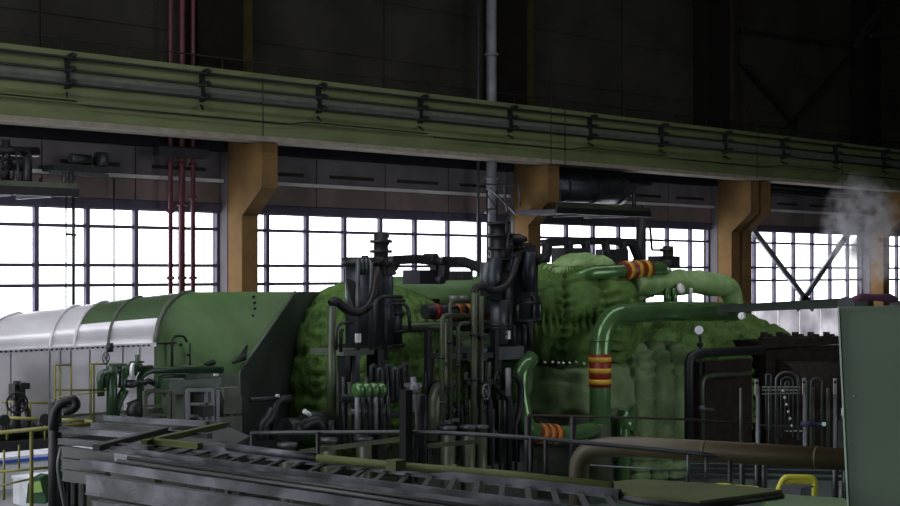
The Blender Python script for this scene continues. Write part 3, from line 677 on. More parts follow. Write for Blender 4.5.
# green row of four round bodies
t = thing('pump_block', 'row of four small green valve bonnets on a pipe manifold below the left tower', 'valve', W(372, 470, 19))
for k in range(4):
    px = 358+k*7.5; part('bonnet', MB().lathe(W(px, 390, 18.4), [(.05, -.07), (.11, -.06), (.13, 0), (.11, .06), (.05, .07)], 14, (1, 0, 0)), 'pipe_shiny', t)
for k in range(6):
    px = 357+k*6.2; part('riser', MB().tube([W(px, 396, 18.6), W(px, 430, 18.6)], .04, 8), 'grey_pipe' if k % 3 == 0 else 'dark_steel', t)
part('header', MB().tube([W(350, 412, 18.8), W(400, 414, 18.8)], .05, 8), 'mid_steel', t)
part('header', MB().tube([W(340, 398, 18.9), W(396, 399, 18.9)], .07, 8), 'dark_steel', t)
part('bright_fitting', MB().box(W(392, 389, 18.8), (.18, .15, .3)), 'grey_pipe', t)
for k, (px, top) in enumerate(((371, 366), (377, 370), (386, 366), (392, 369), (398, 368))):
    part('bent_tube', MB().tube(fil([W(px, 400, 18.7), W(px, top, 18.7), W(px+4, top-1, 18.7), W(px+5, top+30, 18.7)], .12), .035, 6), 'mid_steel' if k % 2 else 'dark_steel', t)
part('cross_valve', MB().bar(W(405, 385, 18.6), W(421, 385, 18.6), .05, .07).tube([W(413, 377, 18.6), W(413, 412, 18.6)], .05, 8).lathe(W(413, 394, 18.6), [(.06, 0), (.12, .1), (.06, .2)], 10), 'grey_pipe', t, 'pale cross-handled valve')

t2 = thing('valve_tower', 'right black steam valve tower with handwheels before the middle yellow column', 'valve', W(512, 480, Ya))
Yb = 19.5
vt('servo_column', 499, 222, 300, .17, Yb, 'black_steel', t2); vt('servo_column', 503, 255, 330, .2, Yb, 'dark_steel', t2)
for py in (222, 234, 247, 258, 270): vt('collar', 499, py, py+3, .23, Yb, 'black_steel', t2)
vt('bonnet', 514, 250, 298, .36, Yb+.3, 'valve_steel', t2, 20); vt('bonnet', 513, 244, 252, .28, Yb+.3, 'black_steel', t2, 20)
vt('valve_body', 516, 262, 322, .44, Yb+.4, 'valve_steel', t2, 24); vt('valve_flange', 516, 300, 304, .5, Yb+.4, 'dark_steel', t2, 24)
vt('valve_flange', 516, 318, 322, .5, Yb+.4, 'dark_steel', t2, 24); vt('valve_neck', 516, 320, 352, .32, Yb+.4, 'dark_steel', t2, 20)
vt('spring_can', 487, 262, 296, .13, Yb-.1, 'mid_steel', t2); vt('spring_can', 494, 258, 300, .15, Yb-.2, 'valve_steel', t2); vt('spring_can', 529, 252, 292, .13, Yb-.2, 'valve_steel', t2)
part('handwheel', MB().wheel(W(508, 229, Yb-.3), .17, (.6, -1, 0)), 'black_steel', t2)
part('handwheel', MB().wheel(W(510, 245, Yb-.3), .22, (.6, -1, 0)), 'black_steel', t2)
part('handwheel', MB().wheel(W(515, 239, Yb), .22, (0, 0, 1)), 'black_steel', t2)
part('cap_knob', MB().lathe(W(515, 244, Yb), [(.1, 0), (.25, .06), (.22, .14), (.1, .2)], 12), 'black_steel', t2)
part('cross_head', MB().bar(W(498, 262, Yb), W(531, 250, Yb), .3, .2), 'black_steel', t2)
part('tie_plate', MB().bar(W(520, 246, Yb), W(530, 246, Yb), .1, .12), 'black_steel', t2)
part('side_lever', MB().tube([W(534, 262, Yb), W(546, 256, Yb), W(547, 244, Yb)], .1, 8), 'black_steel', t2)
part('hose', MB().tube(fil([W(474, 300, Yb-.5), W(474, 289, Yb-.5), W(482, 285, Yb-.5), W(494, 292, Yb-.5), W(507, 286, Yb-.5), W(514, 272, Yb-.4), W(517, 258, Yb-.4)], .4), .07, 10), 'black_steel', t2)
for k in range(8):
    a = k*math.pi/4; c = W(516, 302, Yb+.4)+Vector((.46*math.cos(a), .46*math.sin(a), 0)); part('stud', MB().tube([c-Vector((0, 0, .4)), c+Vector((0, 0, .12))], .04, 6), 'mid_steel', t2)
vt('actuator', 499, 300, 344, .17, Yb-.2, 'mid_steel', t2); 
for py in (324, 327, 333): vt('collar', 499, py, py+1.5, .23, Yb-.2, 'valve_steel', t2)
for (px, a, b) in ((509, 300, 345), (513, 325, 348), (524, 325, 350), (530, 322, 348)): vt('yoke_post', px, a, b, .06, Yb-.2, 'dark_steel', t2, 8)
part('sight_lug', MB().box(W(508, 335, Yb-.4), (.08, .06, .16)), 'gauge_white', t2)
lab(483, 524, 348, 361, Yb-.4, .8, 'mid_steel', 'shelf', t2)
for px in (485, 497, 520): lab(px, px+5, 360, 462, Yb-.2, .2, 'dark_steel', 'support_post', t2)
# stand behind: insulated small body at 500,385
quilt('small_insulated_valve', 'small pale-topped quilted valve body under the shelf of the right tower', 'valve', W(505, 378, 19.7), (.5, .45, .55), 'quilt_olive', nu=50, nv=36, cell=.4, amp=.04, seed=11)

# horizontal pipes behind between towers
t = thing('banded_cross_pipe', 'dark pipe with orange and red rings running behind the two valve towers', 'pipe', W(455, 312, 21))
part('pipe_run', MB().tube([W(425, 312, 20.2), W(500, 310, 20.2)], .14, 14), 'dark_steel', t)
for px, m in ((432, 'band_red'), (455, 'band_orange'), (464, 'band_orange'), (474, 'band_red'), (486, 'band_orange')):
    part('ring', MB().tube([W(px, 311.6, 20.2), W(px+5, 311.4, 20.2)], .155, 14), m, t)
for px in (454, 463): part('cap', MB().lathe(W(px, 301, 20.0), [(.1, 0), (.1, .1)], 10), 'grey_pipe', t)
t = thing('grey_cross_pipe', 'pale grey-green horizontal pipe running behind the two valve towers', 'pipe', W(440, 327, 20.7))
part('pipe_run', MB().tube([W(398, 328, 20.1), W(500, 324, 20.1)], .09, 14), 'pipe_drab', t)
part('bent_tail', MB().tube(fil([W(398, 328, 20.1), W(388, 330, 20.1), W(386, 344, 20.2)], .3), .09, 12), 'pipe_drab', t)

# standing pipes: arched tubes between towers
spec = [(442, 316, 452, .042), (450, 301, 450, .04), (458, 324, 460, .036), (474, 293, 470, .06), (481, 296, 470, .05), (446, 322, 440, .03), (489, 362, 462, .04), (466, 372, 462, .035), (433, 350, 455, .04)]
for i, (px, top, bot, r) in enumerate(spec):
    lb = ['second from the left', 'tall thin', 'short', 'fat, tallest', 'fat, right-hand', 'very thin', 'rightmost', 'lowest middle', 'leftmost thin'][i]
    t = thing('standing_pipe', 'drab upright pipe between the valve towers, %s one' % lb, 'pipe', W(px, bot, 18.6))
    Yq = 18.6+.05*i
    part('pipe_run', MB().tube(fil([W(px, bot, Yq), W(px, top, Yq), W(px+9, top-1, Yq), W(px+30, top, Yq+1.2)], .25) if i < 3 else [W(px, bot, Yq), W(px, top, Yq)], r, 10), 'pipe_drab', t)
    for k in range(2): part('coupling', MB().tube([W(px, top+40+k*45, Yq), W(px, top+43+k*45, Yq)], r*1.5, 10), 'dark_steel', t)
    part('clamp', MB().bar(W(px-2, bot-30, Yq), W(px+8, bot-30, Yq), .06, .06), 'mid_steel', t)
t = thing('pipe_clamp_rack', 'dark steel rack of crossbars holding the upright pipes between the towers', 'rack', W(460, 460, 18.9))
for py in (356, 383, 408): part('crossbar', MB().bar(W(430, py, 18.95), W(492, py-1, 18.95), .07, .1), 'dark_steel', t)
for px in (428, 495): part('upright', MB().bar(W(px, 330, 19), W(px, 462, 19), .1, .1), 'black_steel', t)
# elbow insulated pipes at 430-440
t = thing('elbow_pipe_pair', 'pair of dull round-elbowed pipes at the left foot of the upright pipes', 'pipe', W(438, 440, 18.7))
for px, r in ((434, .12), (440, .1)): part('pipe_run', MB().tube(fil([W(px, 440, 18.7), W(px, 390+(px-434), 18.7), W(px+14, 384, 19.2)], .4), r, 14), 'pipe_drab', t)
# more small arches left of tower1
t = thing('sampling_pipes', 'thin dark looping pipes in front of the green quilted dome', 'pipe', W(345, 440, 18.9))
for a in ([(336, 350), (336, 324), (352, 322)], [(341, 352), (341, 331), (343, 330)], [(375, 348), (375, 300), (385, 296), (402, 297)], [(386, 360), (386, 306), (392, 303), (408, 304), (410, 330)], [(402, 372), (402, 364), (408, 364), (408, 400)]):
    part('pipe_run', MB().tube(fil([W(*p, 18.9) for p in a], .2), .032, 8), 'dark_steel', t)
for k, px in enumerate((338, 343, 349, 352, 366, 384, 401, 407, 419, 426)):
    part('drain_pipe', MB().tube([W(px, 372+5*(k % 3), 19), W(px, 450, 19)], .025+.012*(k % 3), 8), ['dark_steel', 'mid_steel', 'pipe_drab'][k % 3], t)
t = thing('hose_valves', 'black looping hoses and valves left of the lower quilted wrap', 'valve', W(510, 470, 18.7))
for a in ([(496, 382), (500, 392), (505, 394), (511, 405), (513, 440)], [(515, 375), (521, 385), (521, 410), (512, 430)], [(506, 372), (509, 385), (509, 470)], [(483, 395), (490, 400), (490, 465)]):
    part('hose', MB().tube(fil([W(*p, 18.7) for p in a], .4), .06, 8), 'black_steel', t)
part('handwheel', MB().wheel(W(486, 392, 18.6), .14, (.3, -1, 0)), 'grey_pipe', t); part('handwheel', MB().wheel(W(498, 380, 18.6), .14, (.3, -1, 0)), 'dark_steel', t)
vt('bright_rod', 508, 368, 396, .05, 18.5, 'grey_pipe', t)
for px in (441, 456, 462, 470, 478, 484, 493, 500, 505, 516): vt('drain_pipe', px, 400+3*(px % 5), 470, .03, 18.9, ['dark_steel', 'mid_steel', 'pipe_drab'][px % 3], t)
# shiny bent pipe at 515-530
t = thing('bent_green_pipe', 'shiny green curved pipe hugging the left of the lower wrap, orange ringed below', 'pipe', W(540, 440, 18.9))
path = fil([W(531, 358, 19.1), W(520, 372, 19.0), W(520, 395, 19.0), W(526, 428, 18.9), W(540, 433, 18.9), W(572, 434, 18.9), W(600, 428, 18.9)], .8, 8)
part('pipe_run', MB().tube(path, .16, 16), 'pipe_shiny', t)
bb = W(535, 433, 18.9); e = W(558, 434.3, 18.9)
part('red_band', MB().tube([bb, e], .175, 16), 'band_red', t)
for k in range(3):
    c = bb.lerp(e, .12+.3*k); part('orange_band', MB().tube([c, bb.lerp(e, .12+.3*k+.17)], .2, 16), 'band_orange', t)
# foundation under machines
part('machine_foundation', MB().bb((wx(225, 20), 20.2, 0), (wx(860, 20), 25, .8)), 'concrete_base', label='dull concrete foundation under the green turbine casings', cat='foundation')
lab_t = thing('grey_chest_leg', 'grey-green vertical casing below the lower quilted wrap', 'casing', W(560, 470, 19.8))
part('shell', MB().tube([W(562, 500, 20.2), W(562, 415, 20.2)], .75, 24), 'casing_grey', lab_t)
for py in (440, 470): part('hoop', MB().tube([W(562, py+2, 20.2), W(562, py, 20.2)], .8, 24), 'dark_steel', lab_t)

# ================================================================== right side: brown pipe, flange, frames
t = thing('brown_pipe', 'fat brown pipe rising in an elbow and running right to the grey-green cabinet', 'pipe', D(580, 480, 12))
path = fil([D(579, 520, 12.6), D(579, 450, 12.6), D(625, 446, 12.4), D(870, 461, 11.2)], .55, 10)
part('pipe_run', MB().tube(path, .085, 22), 'brown_pipe', t)
for f in (.35, .8):
    p = D(625, 446, 12.4).lerp(D(870, 461, 11.2), f); d = (D(870, 461, 11.2)-D(625, 446, 12.4)).normalized()
    part('weld_ring', MB().tube([p, p+d*.02], .088, 20), 'brown_pipe', t)

t = thing('bolted_end_casing', 'rusty black bolted turbine end casing with a row of studs, left of the cabinet', 'turbine', W(795, 460, 20))
lab(766, 838, 350, 470, 19.5, .8, 'rust_black', 'body', t); lab(762, 840, 341, 349, 19.35, .8, 'rust_black', 'flange', t)
part('side_drum', MB().tube([W(775, 385, 19.5), W(835, 385, 19.5)], .6, 24), 'rust_black', t)
for k in range(15):
    px = 764+k*5.2; part('stud', MB().tube([W(px, 343, 19.6), W(px, 332+2*(k % 3), 19.6)], .085, 8), 'rust_black', t)
    part('nut', MB().tube([W(px, 341, 19.6), W(px, 337, 19.6)], .14, 6), 'rust_black', t)
part('bracket', MB().bar(W(838, 345, 20), W(838, 420, 20), .12, .12), 'dark_steel', t)
# far crane beam & pale support
t = thing('green_beam', 'long flat green beam running from the casings to the top of the cabinet', 'beam', W(800, 308, 19.0))
a, b = D(722, 309, 22), D(871, 302, 16)
part('beam', MB().bar(a, b, .06, .10), 'beam_green', t)
part('beam_flange', MB().bar(a+Vector((0, 0, .05)), b+Vector((0, 0, .05)), .08, .015), 'beam_green', t)
part('roller', MB().lathe(D(846, 305, 16), [(.09, 0), (.09, .15)], 14, ray(846, 272)*-1), 'mid_steel', t)
part('end_block', MB().box(D(727, 311, 22), (.2, .2, .1)), 'beam_green', t)
for px, py in ((742, 316),): part('round_lamp', MB().lathe(D(px, py, 19), [(.03, 0), (.05, .03), (.03, .06)], 12, ray(px, 272)*-1), 'gauge_white', t)
# gauges
t = thing('pressure_gauge', 'round white pressure gauge on a thin stem before the largest casing', 'gauge', W(699, 400, 19.0))
d = -ray(699, 272)
part('stem', MB().tube([W(700, 334, 19), W(701, 440, 19)], .03, 8), 'black_steel', t)
part('dial', MB().lathe(W(699, 330, 18.95), [(.105, 0), (.105, .05), (.09, .06)], 20, d), 'gauge_white', t)
part('bezel', MB().torus(W(699, 330, 18.95)+d*.05, .105, .015, d, 20, 6), 'mid_steel', t)
part('tee', MB().box(W(700, 345, 19), (.12, .08, .08)), 'black_steel', t)
# pipe loop frame in front of HP casing
t = thing('looped_drain_pipe', 'thick dark square-cornered pipe loop below the round white gauge', 'pipe', W(700, 450, 18.8))
part('pipe_run', MB().tube(fil([W(689, 455, 18.8), W(689, 357, 18.8), W(700, 353, 18.8), W(762, 350, 18.8)], .3), .10, 12), 'black_steel', t)
part('pipe_run', MB().tube(fil([W(702, 440, 18.8), W(702, 378, 18.8), W(712, 375, 18.8), W(750, 373, 18.8)], .3), .06, 12), 'pipe_drab', t)
part('shroud', MB().bb((wx(705, 19.2), 19.2, wz(705, 450, 19.2)), (wx(752, 19.2), 19.5, wz(705, 362, 19.2))), 'rust_black', t)
part('valve', MB().lathe(W(702, 411, 18.7), [(.05, 0), (.1, .05), (.05, .12)], 10).tube([W(702, 409, 18.7), W(713, 410, 18.7)], .04, 8), 'mid_steel', t)
# impulse-line board
t = thing('impulse_line_board', 'grey frame with looped thin tubes and pale tags left of the cabinet', 'frame', D(790, 445, 14))
for (a, b, m, w_, h_) in (((758, 386), (758, 450), 'mid_steel', .05, .05), ((805, 380), (805, 450), 'mid_steel', .05, .05), ((835, 380), (835, 450), 'mid_steel', .04, .04), ((762, 387), (800, 387), 'cream_panel', .02, .02), ((762, 390), (800, 390), 'cream_panel', .02, .02), ((762, 394), (800, 393), 'cream_panel', .02, .015), ((760, 425), (802, 427), 'mid_steel', .02, .03), ((786, 431), (802, 431), 'cream_panel', .02, .02)):
    part('crossbar' if a[1] == b[1] or abs(a[0]-b[0]) > 5 else 'upright', MB().bar(D(*a, 14), D(*b, 14), w_*.6, h_*.6), m, t)
for (px, py) in ((756.5, 387), (804, 386), (835, 386)):
    part('tag_plate', MB().bar(D(px, py-8, 13.95), D(px, py+8, 13.95), .05, .008), 'cream_panel', t, 'pale drilled tag plate')
    part('hole', MB().lathe(D(px, py-4, 13.93), [(.015, 0), (.015, .02)], 10, -ray(px, 272)), 'black_steel', t)
for (x0, x1, top, bot) in ((776, 798, 372, 440), (781, 793, 377, 437), (785, 789, 382, 432), (811, 822, 378, 425), (766, 771, 374, 430)):
    xm = (x0+x1)/2; rr = (x1-x0)/2
    pts = [D(x0, bot, 13.8)] + [D(xm-rr*math.cos(a), top+rr*.8-rr*math.sin(a)*.8, 13.8) for a in [k*math.pi/10 for k in range(11)]] + [D(x1, bot, 13.8)]
    part('bent_tube', MB().tube(pts, .007 if rr < 10 else .011, 8), 'mid_steel', t)
for k in range(6): part('needle_valve', MB().lathe(D(783+k*1.8, 392+7*k, 13.7), [(.008, 0), (.014, .012), (.008, .025)], 8), 'cream_panel', t)
part('blue_valve', MB().tube([D(801, 424, 13.8), D(822, 425, 13.8)], .025, 10), 'blue_valve', t, 'dark blue valve body')
part('bright_fitting', MB().lathe(D(824, 424, 13.7), [(.02, 0), (.02, .02)], 8, -ray(820, 272)), 'gauge_white', t)
for px, r in ((741, .015), (769, .01), (777, .012), (812, .022), (822, .012), (828, .016)): part('riser', MB().tube([D(px, 388, 14.1), D(px, 450, 14.1)], r, 8), 'pipe_drab', t)
# lower rack (450..475) behind yellow frame
t = thing('lower_pipe_rack', 'dark rack of small pipes and valves under the fat brown pipe', 'rack', D(760, 490, 13))
for py in (468, 473, 479): part('crossbar', MB().bar(D(690, py-3, 13), D(845, py, 13), .03, .03), 'mid_steel', t)
for px in (742, 757, 764, 835, 845): part('upright', MB().tube([D(px, 462, 13), D(px, 500, 13)], .03, 8), 'mid_steel', t)

# ================================================================== CABINET
t = thing('control_cabinet', 'large plain grey-green control cabinet at the right edge of the hall', 'cabinet', D(900, 700, 9))
Zc = 9.0
def cab(px, py, dz=0): return D(px, py, Zc+dz)
bp = [cab(838, 309.5), cab(960, 307), cab(960, 560), cab(850.5, 560)]
bk = ray(838, 272).normalized() * .7
part('body', MB().prism(bp, bk), 'cabinet_green', t)
part('top_rim', MB().bar(cab(838, 308.5), cab(960, 306), .02, .02), 'cabinet_top', t)
part('left_rim', MB().bar(cab(838.7, 309.5, -.01), cab(851, 560, -.01), .012, .012), 'cabinet_top', t)
for px, py, r in ((854, 396, .012), (849, 443, .008)): part('screw', MB().lathe(cab(px, py, -.01), [(r, 0), (r*.6, .012)], 10, -ray(px, 272)), 'cabinet_top', t)
part('purple_cloth_heap', MB().tube([D(852, 299, 9.6), D(862, 297.5, 9.6), D(875, 297.5, 9.6), D(890, 298, 9.6), D(897, 299.5, 9.6)], [.015, .028, .022, .03, .012], 10), 'purple_cloth', label='low dark purple heap of cloth on top of the cabinet', cat='cloth')

# ================================================================== LEFT GREEN PIPES
Yl = 18.9
t = thing('oil_pipework', 'dark green oil pipes with elbows in front of the arched generator hood', 'pipe', W(150, 430, Yl))
for a, r in (([(222, 370), (150, 370), (140, 376), (141, 425)], .12), ([(152, 368), (106, 371), (106, 388)], .10), ([(112, 366), (112, 424)], .17), ([(101, 396), (100, 376), (106, 372)], .12), ([(123, 366), (123, 380), (122, 388)], .14),
             ([(158, 388), (158, 378), (166, 376), (185, 376)], .07), ([(146, 396), (150, 391), (162, 391), (167, 397), (167, 420)], .07), ([(125, 390), (118, 402), (114, 420)], .15), ([(110, 366), (126, 366)], .09), ([(128, 404), (138, 400)], .06)):
    part('pipe_run', MB().tube(fil([W(*p, Yl) for p in a], .2), r*.45, 14), 'pipe_green', t)
for px, py in ((131, 370), (108, 374), (142, 384), (122, 372)): part('flange', MB().lathe(W(px, py, Yl), [(.11, 0), (.11, .05)], 14, (1, 0, 0) if py < 373 else (0, 0, 1)), 'pipe_green', t)
part('bright_flange', MB().lathe(W(132, 371, Yl-.05), [(.12, 0), (.12, .04)], 16, (1, -1.2, 0)), 'gauge_white', t, 'bright worn flange face')
part('valve_bonnet', MB().lathe(W(137, 368, Yl), [(.11, 0), (.07, .07), (.03, .11), (.03, .2)], 12), 'pipe_green', t)
part('handwheel', MB().wheel(W(137, 362, Yl), .1, (0, 0, 1)), 'dark_steel', t)
part('handwheel', MB().wheel(W(106, 358, Yl-.2), .08, (.4, -1, 0)), 'mid_steel', t)
part('stem', MB().tube([W(110, 343, Yl-.1), W(110, 352, Yl-.1)], .05, 8), 'black_steel', t)
part('pump', MB().lathe(W(131, 410, Yl), [(.06, 0), (.13, .03), (.15, .1), (.12, .17), (.05, .2)], 16, (.2, -1, 0)), 'dark_steel', t)
part('valve', MB().lathe(W(131, 388, Yl), [(.05, 0), (.12, .04), (.12, .09), (.05, .12)], 12), 'mid_steel', t)
part('hose', MB().tube(fil([W(144, 384, Yl-.2), W(148, 380, Yl-.2), W(154, 384, Yl-.2)], .2), .04, 8), 'black_steel', t)
part('drain_box', MB().box(W(192, 386, Yl+.6), (1.0, .2, .22)), 'pipe_green', t)
def frame(label, x0, x1, y0, y1, Y, m, bars):
    t = thing('steel_frame', label, 'frame', W((x0+x1)/2, y1, Y))
    for a, b in (((x0, y0), (x1, y0)), ((x0, y0), (x0, y1)), ((x1, y0), (x1, y1)), ((x0, y1), (x1, y1)), ((x1+5, y0), (x1+5, y1))): part('rail', MB().bar(W(*a, Y), W(*b, Y), .06, .05), m, t)
    for a, b in bars: part('crossbar', MB().bar(W(*a, Y), W(*b, Y), .04, .04), m, t)
    return t
fr1 = frame('grey welded steel frame with shelves before the pedestal box', 187.5, 212, 390, 422, 18.6, 'grey_pipe', (((187, 404), (214, 404)), ((187, 416), (200, 416)), ((206, 390), (206, 420)), ((200, 404), (200, 420))))
for px in (187.5, 212): p = W(px, 421, 18.6); part('leg', MB().bar(p, (p.x, p.y, 0), .08, .08), 'mid_steel', fr1)
part('switch_box', MB().box(W(206, 411, 18.5), (.2, .12, .16)), 'black_steel', fr1)
fr2 = frame('grey steel frame standing behind the dark green oil pipes', 145, 168, 391, 422, 18.7, 'casing_grey', (((145, 406), (166, 406)), ((145, 415), (166, 415))))
t = thing('terminal_column', 'grey junction post with small boxes at the right edge of the green casing foot', 'post', W(232, 430, 19.2))
vt('post', 229, 396, 440, .09, 19.0, 'mid_steel', t)
for px, py, s in ((228, 395, .3), (229, 404, .35), (228, 426, .4)): part('junction_box', MB().box(W(px, py, 18.95), (s, .2, s*.8)), 'casing_grey', t)
part('hose', MB().tube(fil([W(220, 390, 19), W(222, 400, 18.9), W(219, 412, 18.9), W(226, 426, 19)], .3), .06, 8), 'black_steel', t)
part('bright_plate', MB().box(W(216, 372, 19.2), (.07, .04, .12)), 'gauge_white', t)
# equipment between pedestal and stand pipe (x 240-340, y 400-440)
t = thing('floor_pump_set', 'dark pump set with bent pipes on the floor below the green quilted dome', 'pump', W(300, 440, 18.9))
for a, r in (([(262, 440), (262, 425), (270, 418), (272, 408)], .1), ([(298, 430), (305, 424), (318, 420), (322, 432)], .1), ([(330, 440), (330, 420)], .08), ([(272, 440), (276, 400), (290, 398)], .06), ([(250, 400), (282, 398)], .04)):
    part('pipe_run', MB().tube(fil([W(*p, 18.9) for p in a], .3), r, 10), 'dark_steel', t)
part('motor', MB().tube([W(304, 420, 19), W(326, 420, 19)], .15, 16), 'dark_steel', t)
part('motor', MB().tube([W(285, 430, 19), W(300, 430, 19)], .2, 16), 'dark_steel', t)
part('bright_handle', MB().tube([W(304, 411, 18.8), W(310, 415, 18.8)], .04, 6), 'gauge_white', t)
part('lamp_dot', MB().lathe(W(277, 396, 18.9), [(.035, 0), (.035, .03)], 10, (0, -1, 0)), 'gauge_white', t)
t = thing('capped_pipe_row', 'row of stub pipes with pale round caps just behind the dark handrail', 'pipes', W(380, 440, 18.5))
for px, py in ((287, 446), (328, 441), (364, 440), (448, 429), (468, 428), (480, 428)):
    p = W(px, py, 18.5); part('stub_pipe', MB().tube([(p.x, p.y, 0), p], .13, 12), 'pipe_drab', t)
    part('cap', MB().lathe(p, [(.16, -.02), (.17, .02), (.16, .05), (.08, .06)], 14), 'mid_steel', t)

# ================================================================== DARK HANDRAIL in middle
t = thing('dark_handrail', 'long dark pipe handrail crossing before the turbine row', 'railing', D(450, 470, 12.6))
path = [D(251, 433, 13.6), D(300, 432.5, 13.4), D(430, 432, 12.9), D(520, 437, 12.5), D(670, 450.5, 12), D(733, 458, 11.8)]
part('top_rail', MB().tube(fil(path, .3), .019, 10), 'dark_steel', t)
for px, py, Z in ((252, 433, 13.6), (318, 432, 13.3), (416, 432, 12.95), (531, 438, 12.4), (730, 458, 11.8), (546, 440, 12.4)):
    part('post', MB().tube([D(px, py, Z), D(px, py+50, Z)], .02, 8), 'black_steel', t)
part('mid_rail', MB().tube([D(590, 465, 12.2), D(733, 474, 11.8)], .007, 8), 'mid_steel', t)
for px in (688, 706): part('baluster', MB().tube([D(px, 455+(px-688)*.11, 11.9), D(px, 482, 11.9)], .012, 6), 'mid_steel', t)
part('sloping_beam', MB().bar(D(300, 452, 13.4), D(410, 438, 13.2), .03, .04), 'pipe_drab', t)
part('sloping_beam', MB().bar(D(420, 447, 13.2), D(480, 441, 13.2), .03, .04), 'pipe_drab', t)
t = thing('thin_handrail', 'thin rusty handrail crossing before the lower quilted wrap and brown pipe', 'railing', D(700, 440, 14))
part('top_rail', MB().tube([D(528, 415, 15), D(680, 419, 14.6), D(760, 424, 14.2)], .011, 8), 'rust_black', t)
for px in (573, 528): part('post', MB().tube([D(px, 416, 14.9), D(px, 470, 14.9)], .035, 8), 'black_steel', t)
part('post', MB().tube([D(421, 395, 13), D(421, 470, 13)], .05, 8), 'black_steel', t)
part('black_stanchion', MB().bar(D(406, 520, 12.9), D(406, 390, 12.9), .08, .08), 'soot', t)

# ================================================================== TRAYS in foreground
def ladder(label, near, far, zl, h, m, nr, depth=None, group=None, rungs=True):
    (a, b), (c, d) = near, far
    A, B = H(*a, zl), H(*b, zl); C, D_ = H(*c, zl), H(*d, zl)
    t = thing('cable_tray', label, 'cable tray', (A+B)/2)
    part('side_rail', MB().bar(A, B, .03, h), m, t); part('side_rail', MB().bar(C, D_, .03, h), m, t)
    if rungs:
        for k in range(nr):
            f = (k+.5)/nr; p, q = A.lerp(B, f), C.lerp(D_, f)
            part('rung', MB().bar(p-Vector((0, 0, h*.3)), q-Vector((0, 0, h*.3)), (.03), .012), 'tray_dark', t)
    return t, A, B, C, D_
zt0 = E-1.15
tr1, *_ = ladder('ladder-type grey cable tray with open rungs, next to the olive pipe', ((111, 450), (640, 519)), ((150, 443), (620, 494)), zt0, .05, 'tray_grey', 22)
tr2, *_ = ladder('pale grey cable tray just in front of the open ladder tray', ((82, 463), (560, 533)), ((116, 457), (600, 522)), zt0-.02, .055, 'tray_grey', 18)
part('cable_bundle', MB().tube([H(118, 461, zt0+.02), H(330, 491, zt0+.02), H(520, 520, zt0+.02)], .012, 8), 'tray_dark', tr2)
part('cable_bundle', MB().tube([H(128, 458, zt0+.02), H(330, 487, zt0+.02), H(560, 519, zt0+.02)], .012, 8), 'black_steel', tr2)
def beam(name, label, a, b, z, w_, h_, m, cat='beam'):
    t = thing(name, label, cat, (H(*a, z)+H(*b, z))/2)
    part('web', MB().bar(H(*a, z), H(*b, z), w_, h_), m, t)
    A, B = H(*a, z), H(*b, z)
    part('lip', MB().bar(A+Vector((0, 0, h_/2)), B+Vector((0, 0, h_/2)), w_*1.3, .01), m, t); part('lip', MB().bar(A-Vector((0, 0, h_/2)), B-Vector((0, 0, h_/2)), w_*1.3, .01), m, t)
    return t
beam('channel_beam', 'deep grey channel beam, upper one at the bottom edge of the trays', (89, 484), (420, 536), zt0-.02, .04, .10, 'tray_grey')
beam('channel_beam', 'deep grey channel beam, lowest one at the bottom edge', (96, 509), (330, 548), zt0-.03, .04, .08, 'tray_grey')
beam('channel_beam', 'short grey channel, topmost of the stack of three channel ends at left', (64, 452), (122, 460), zt0-.1, .04, .075, 'tray_dark')
beam('channel_beam', 'short grey channel, middle of the stack of three channel ends at left', (64, 464), (108, 470), zt0-.15, .04, .075, 'tray_dark')
beam('channel_beam', 'short grey channel, lowest of the stack of three channel ends at left', (65, 475), (96, 479), zt0-.2, .04, .065, 'tray_dark')
beam('channel_beam', 'grey rail, first of the far parallel tray rails behind the stack', (61, 429), (140, 436), zt0, .045, .03, 'tray_grey')
beam('channel_beam', 'grey rail, second of the far parallel tray rails behind the stack', (61, 441), (150, 449), zt0, .045, .03, 'tray_grey')
beam('channel_beam', 'grey rail ending at the yellow handrail elbow', (93, 425), (175, 431), zt0, .045, .03, 'tray_grey')
beam('channel_beam', 'farthest grey rail, before the feet of the oil pipes', (106, 418), (208, 424), zt0, .045, .03, 'tray_grey')
beam('channel_beam', 'grey rail running into the ladder tray from the oil pipes', (108, 427), (210, 436), zt0, .045, .025, 'tray_dark')
beam('channel_beam', 'dark diagonal rail crossing over the far tray rails', (96, 448), (165, 430), zt0+.02, .045, .03, 'tray_dark')
beam('channel_beam', 'olive diagonal rail leading up to the pedestal box', (144, 443), (224, 425), zt0+.02, .04, .03, 'olive_pipe')
beam('channel_beam', 'olive rail lying beside the diagonal olive rail', (150, 441), (200, 446), zt0+.02, .04, .03, 'olive_pipe')
# olive floor plate under diagonal
P_ = [H(166, 442, zt0-.12), H(222, 428, zt0-.12), H(250, 440, zt0-.12), H(236, 448, zt0-.12)]
part('cover_plate', MB().prism(P_, (0, 0, .03)).tube([P_[1].lerp(P_[3], .5), P_[1].lerp(P_[3], .5)*1-Vector((0, 0, 3.33))], .03, 6), 'tray_dark', label='dull green cover plate right of the diagonal olive rail', cat='plate')
t = thing('olive_pipe', 'long olive pipe running beside the ladder tray to the flat olive plate', 'pipe', H(420, 470, zt0))
part('pipe_run', MB().tube([H(318, 458, zt0+.03), H(400, 466, zt0+.03), H(500, 474, zt0+.03), H(612, 486, zt0+.03)], .024, 14), 'olive_pipe', t)
part('pipe_cap', MB().tube([H(228, 447, zt0+.03), H(318, 458, zt0+.03)], .025, 14), 'tray_grey', t, 'bare silvery end of the pipe')
part('clamp_box', MB().box(H(396, 465, zt0+.05), (.08, .08, .06)), 'olive_pipe', t)
part('coupling', MB().tube([H(455, 469.5, zt0+.03), H(458, 470, zt0+.03)], .03, 14), 'olive_pipe', t)
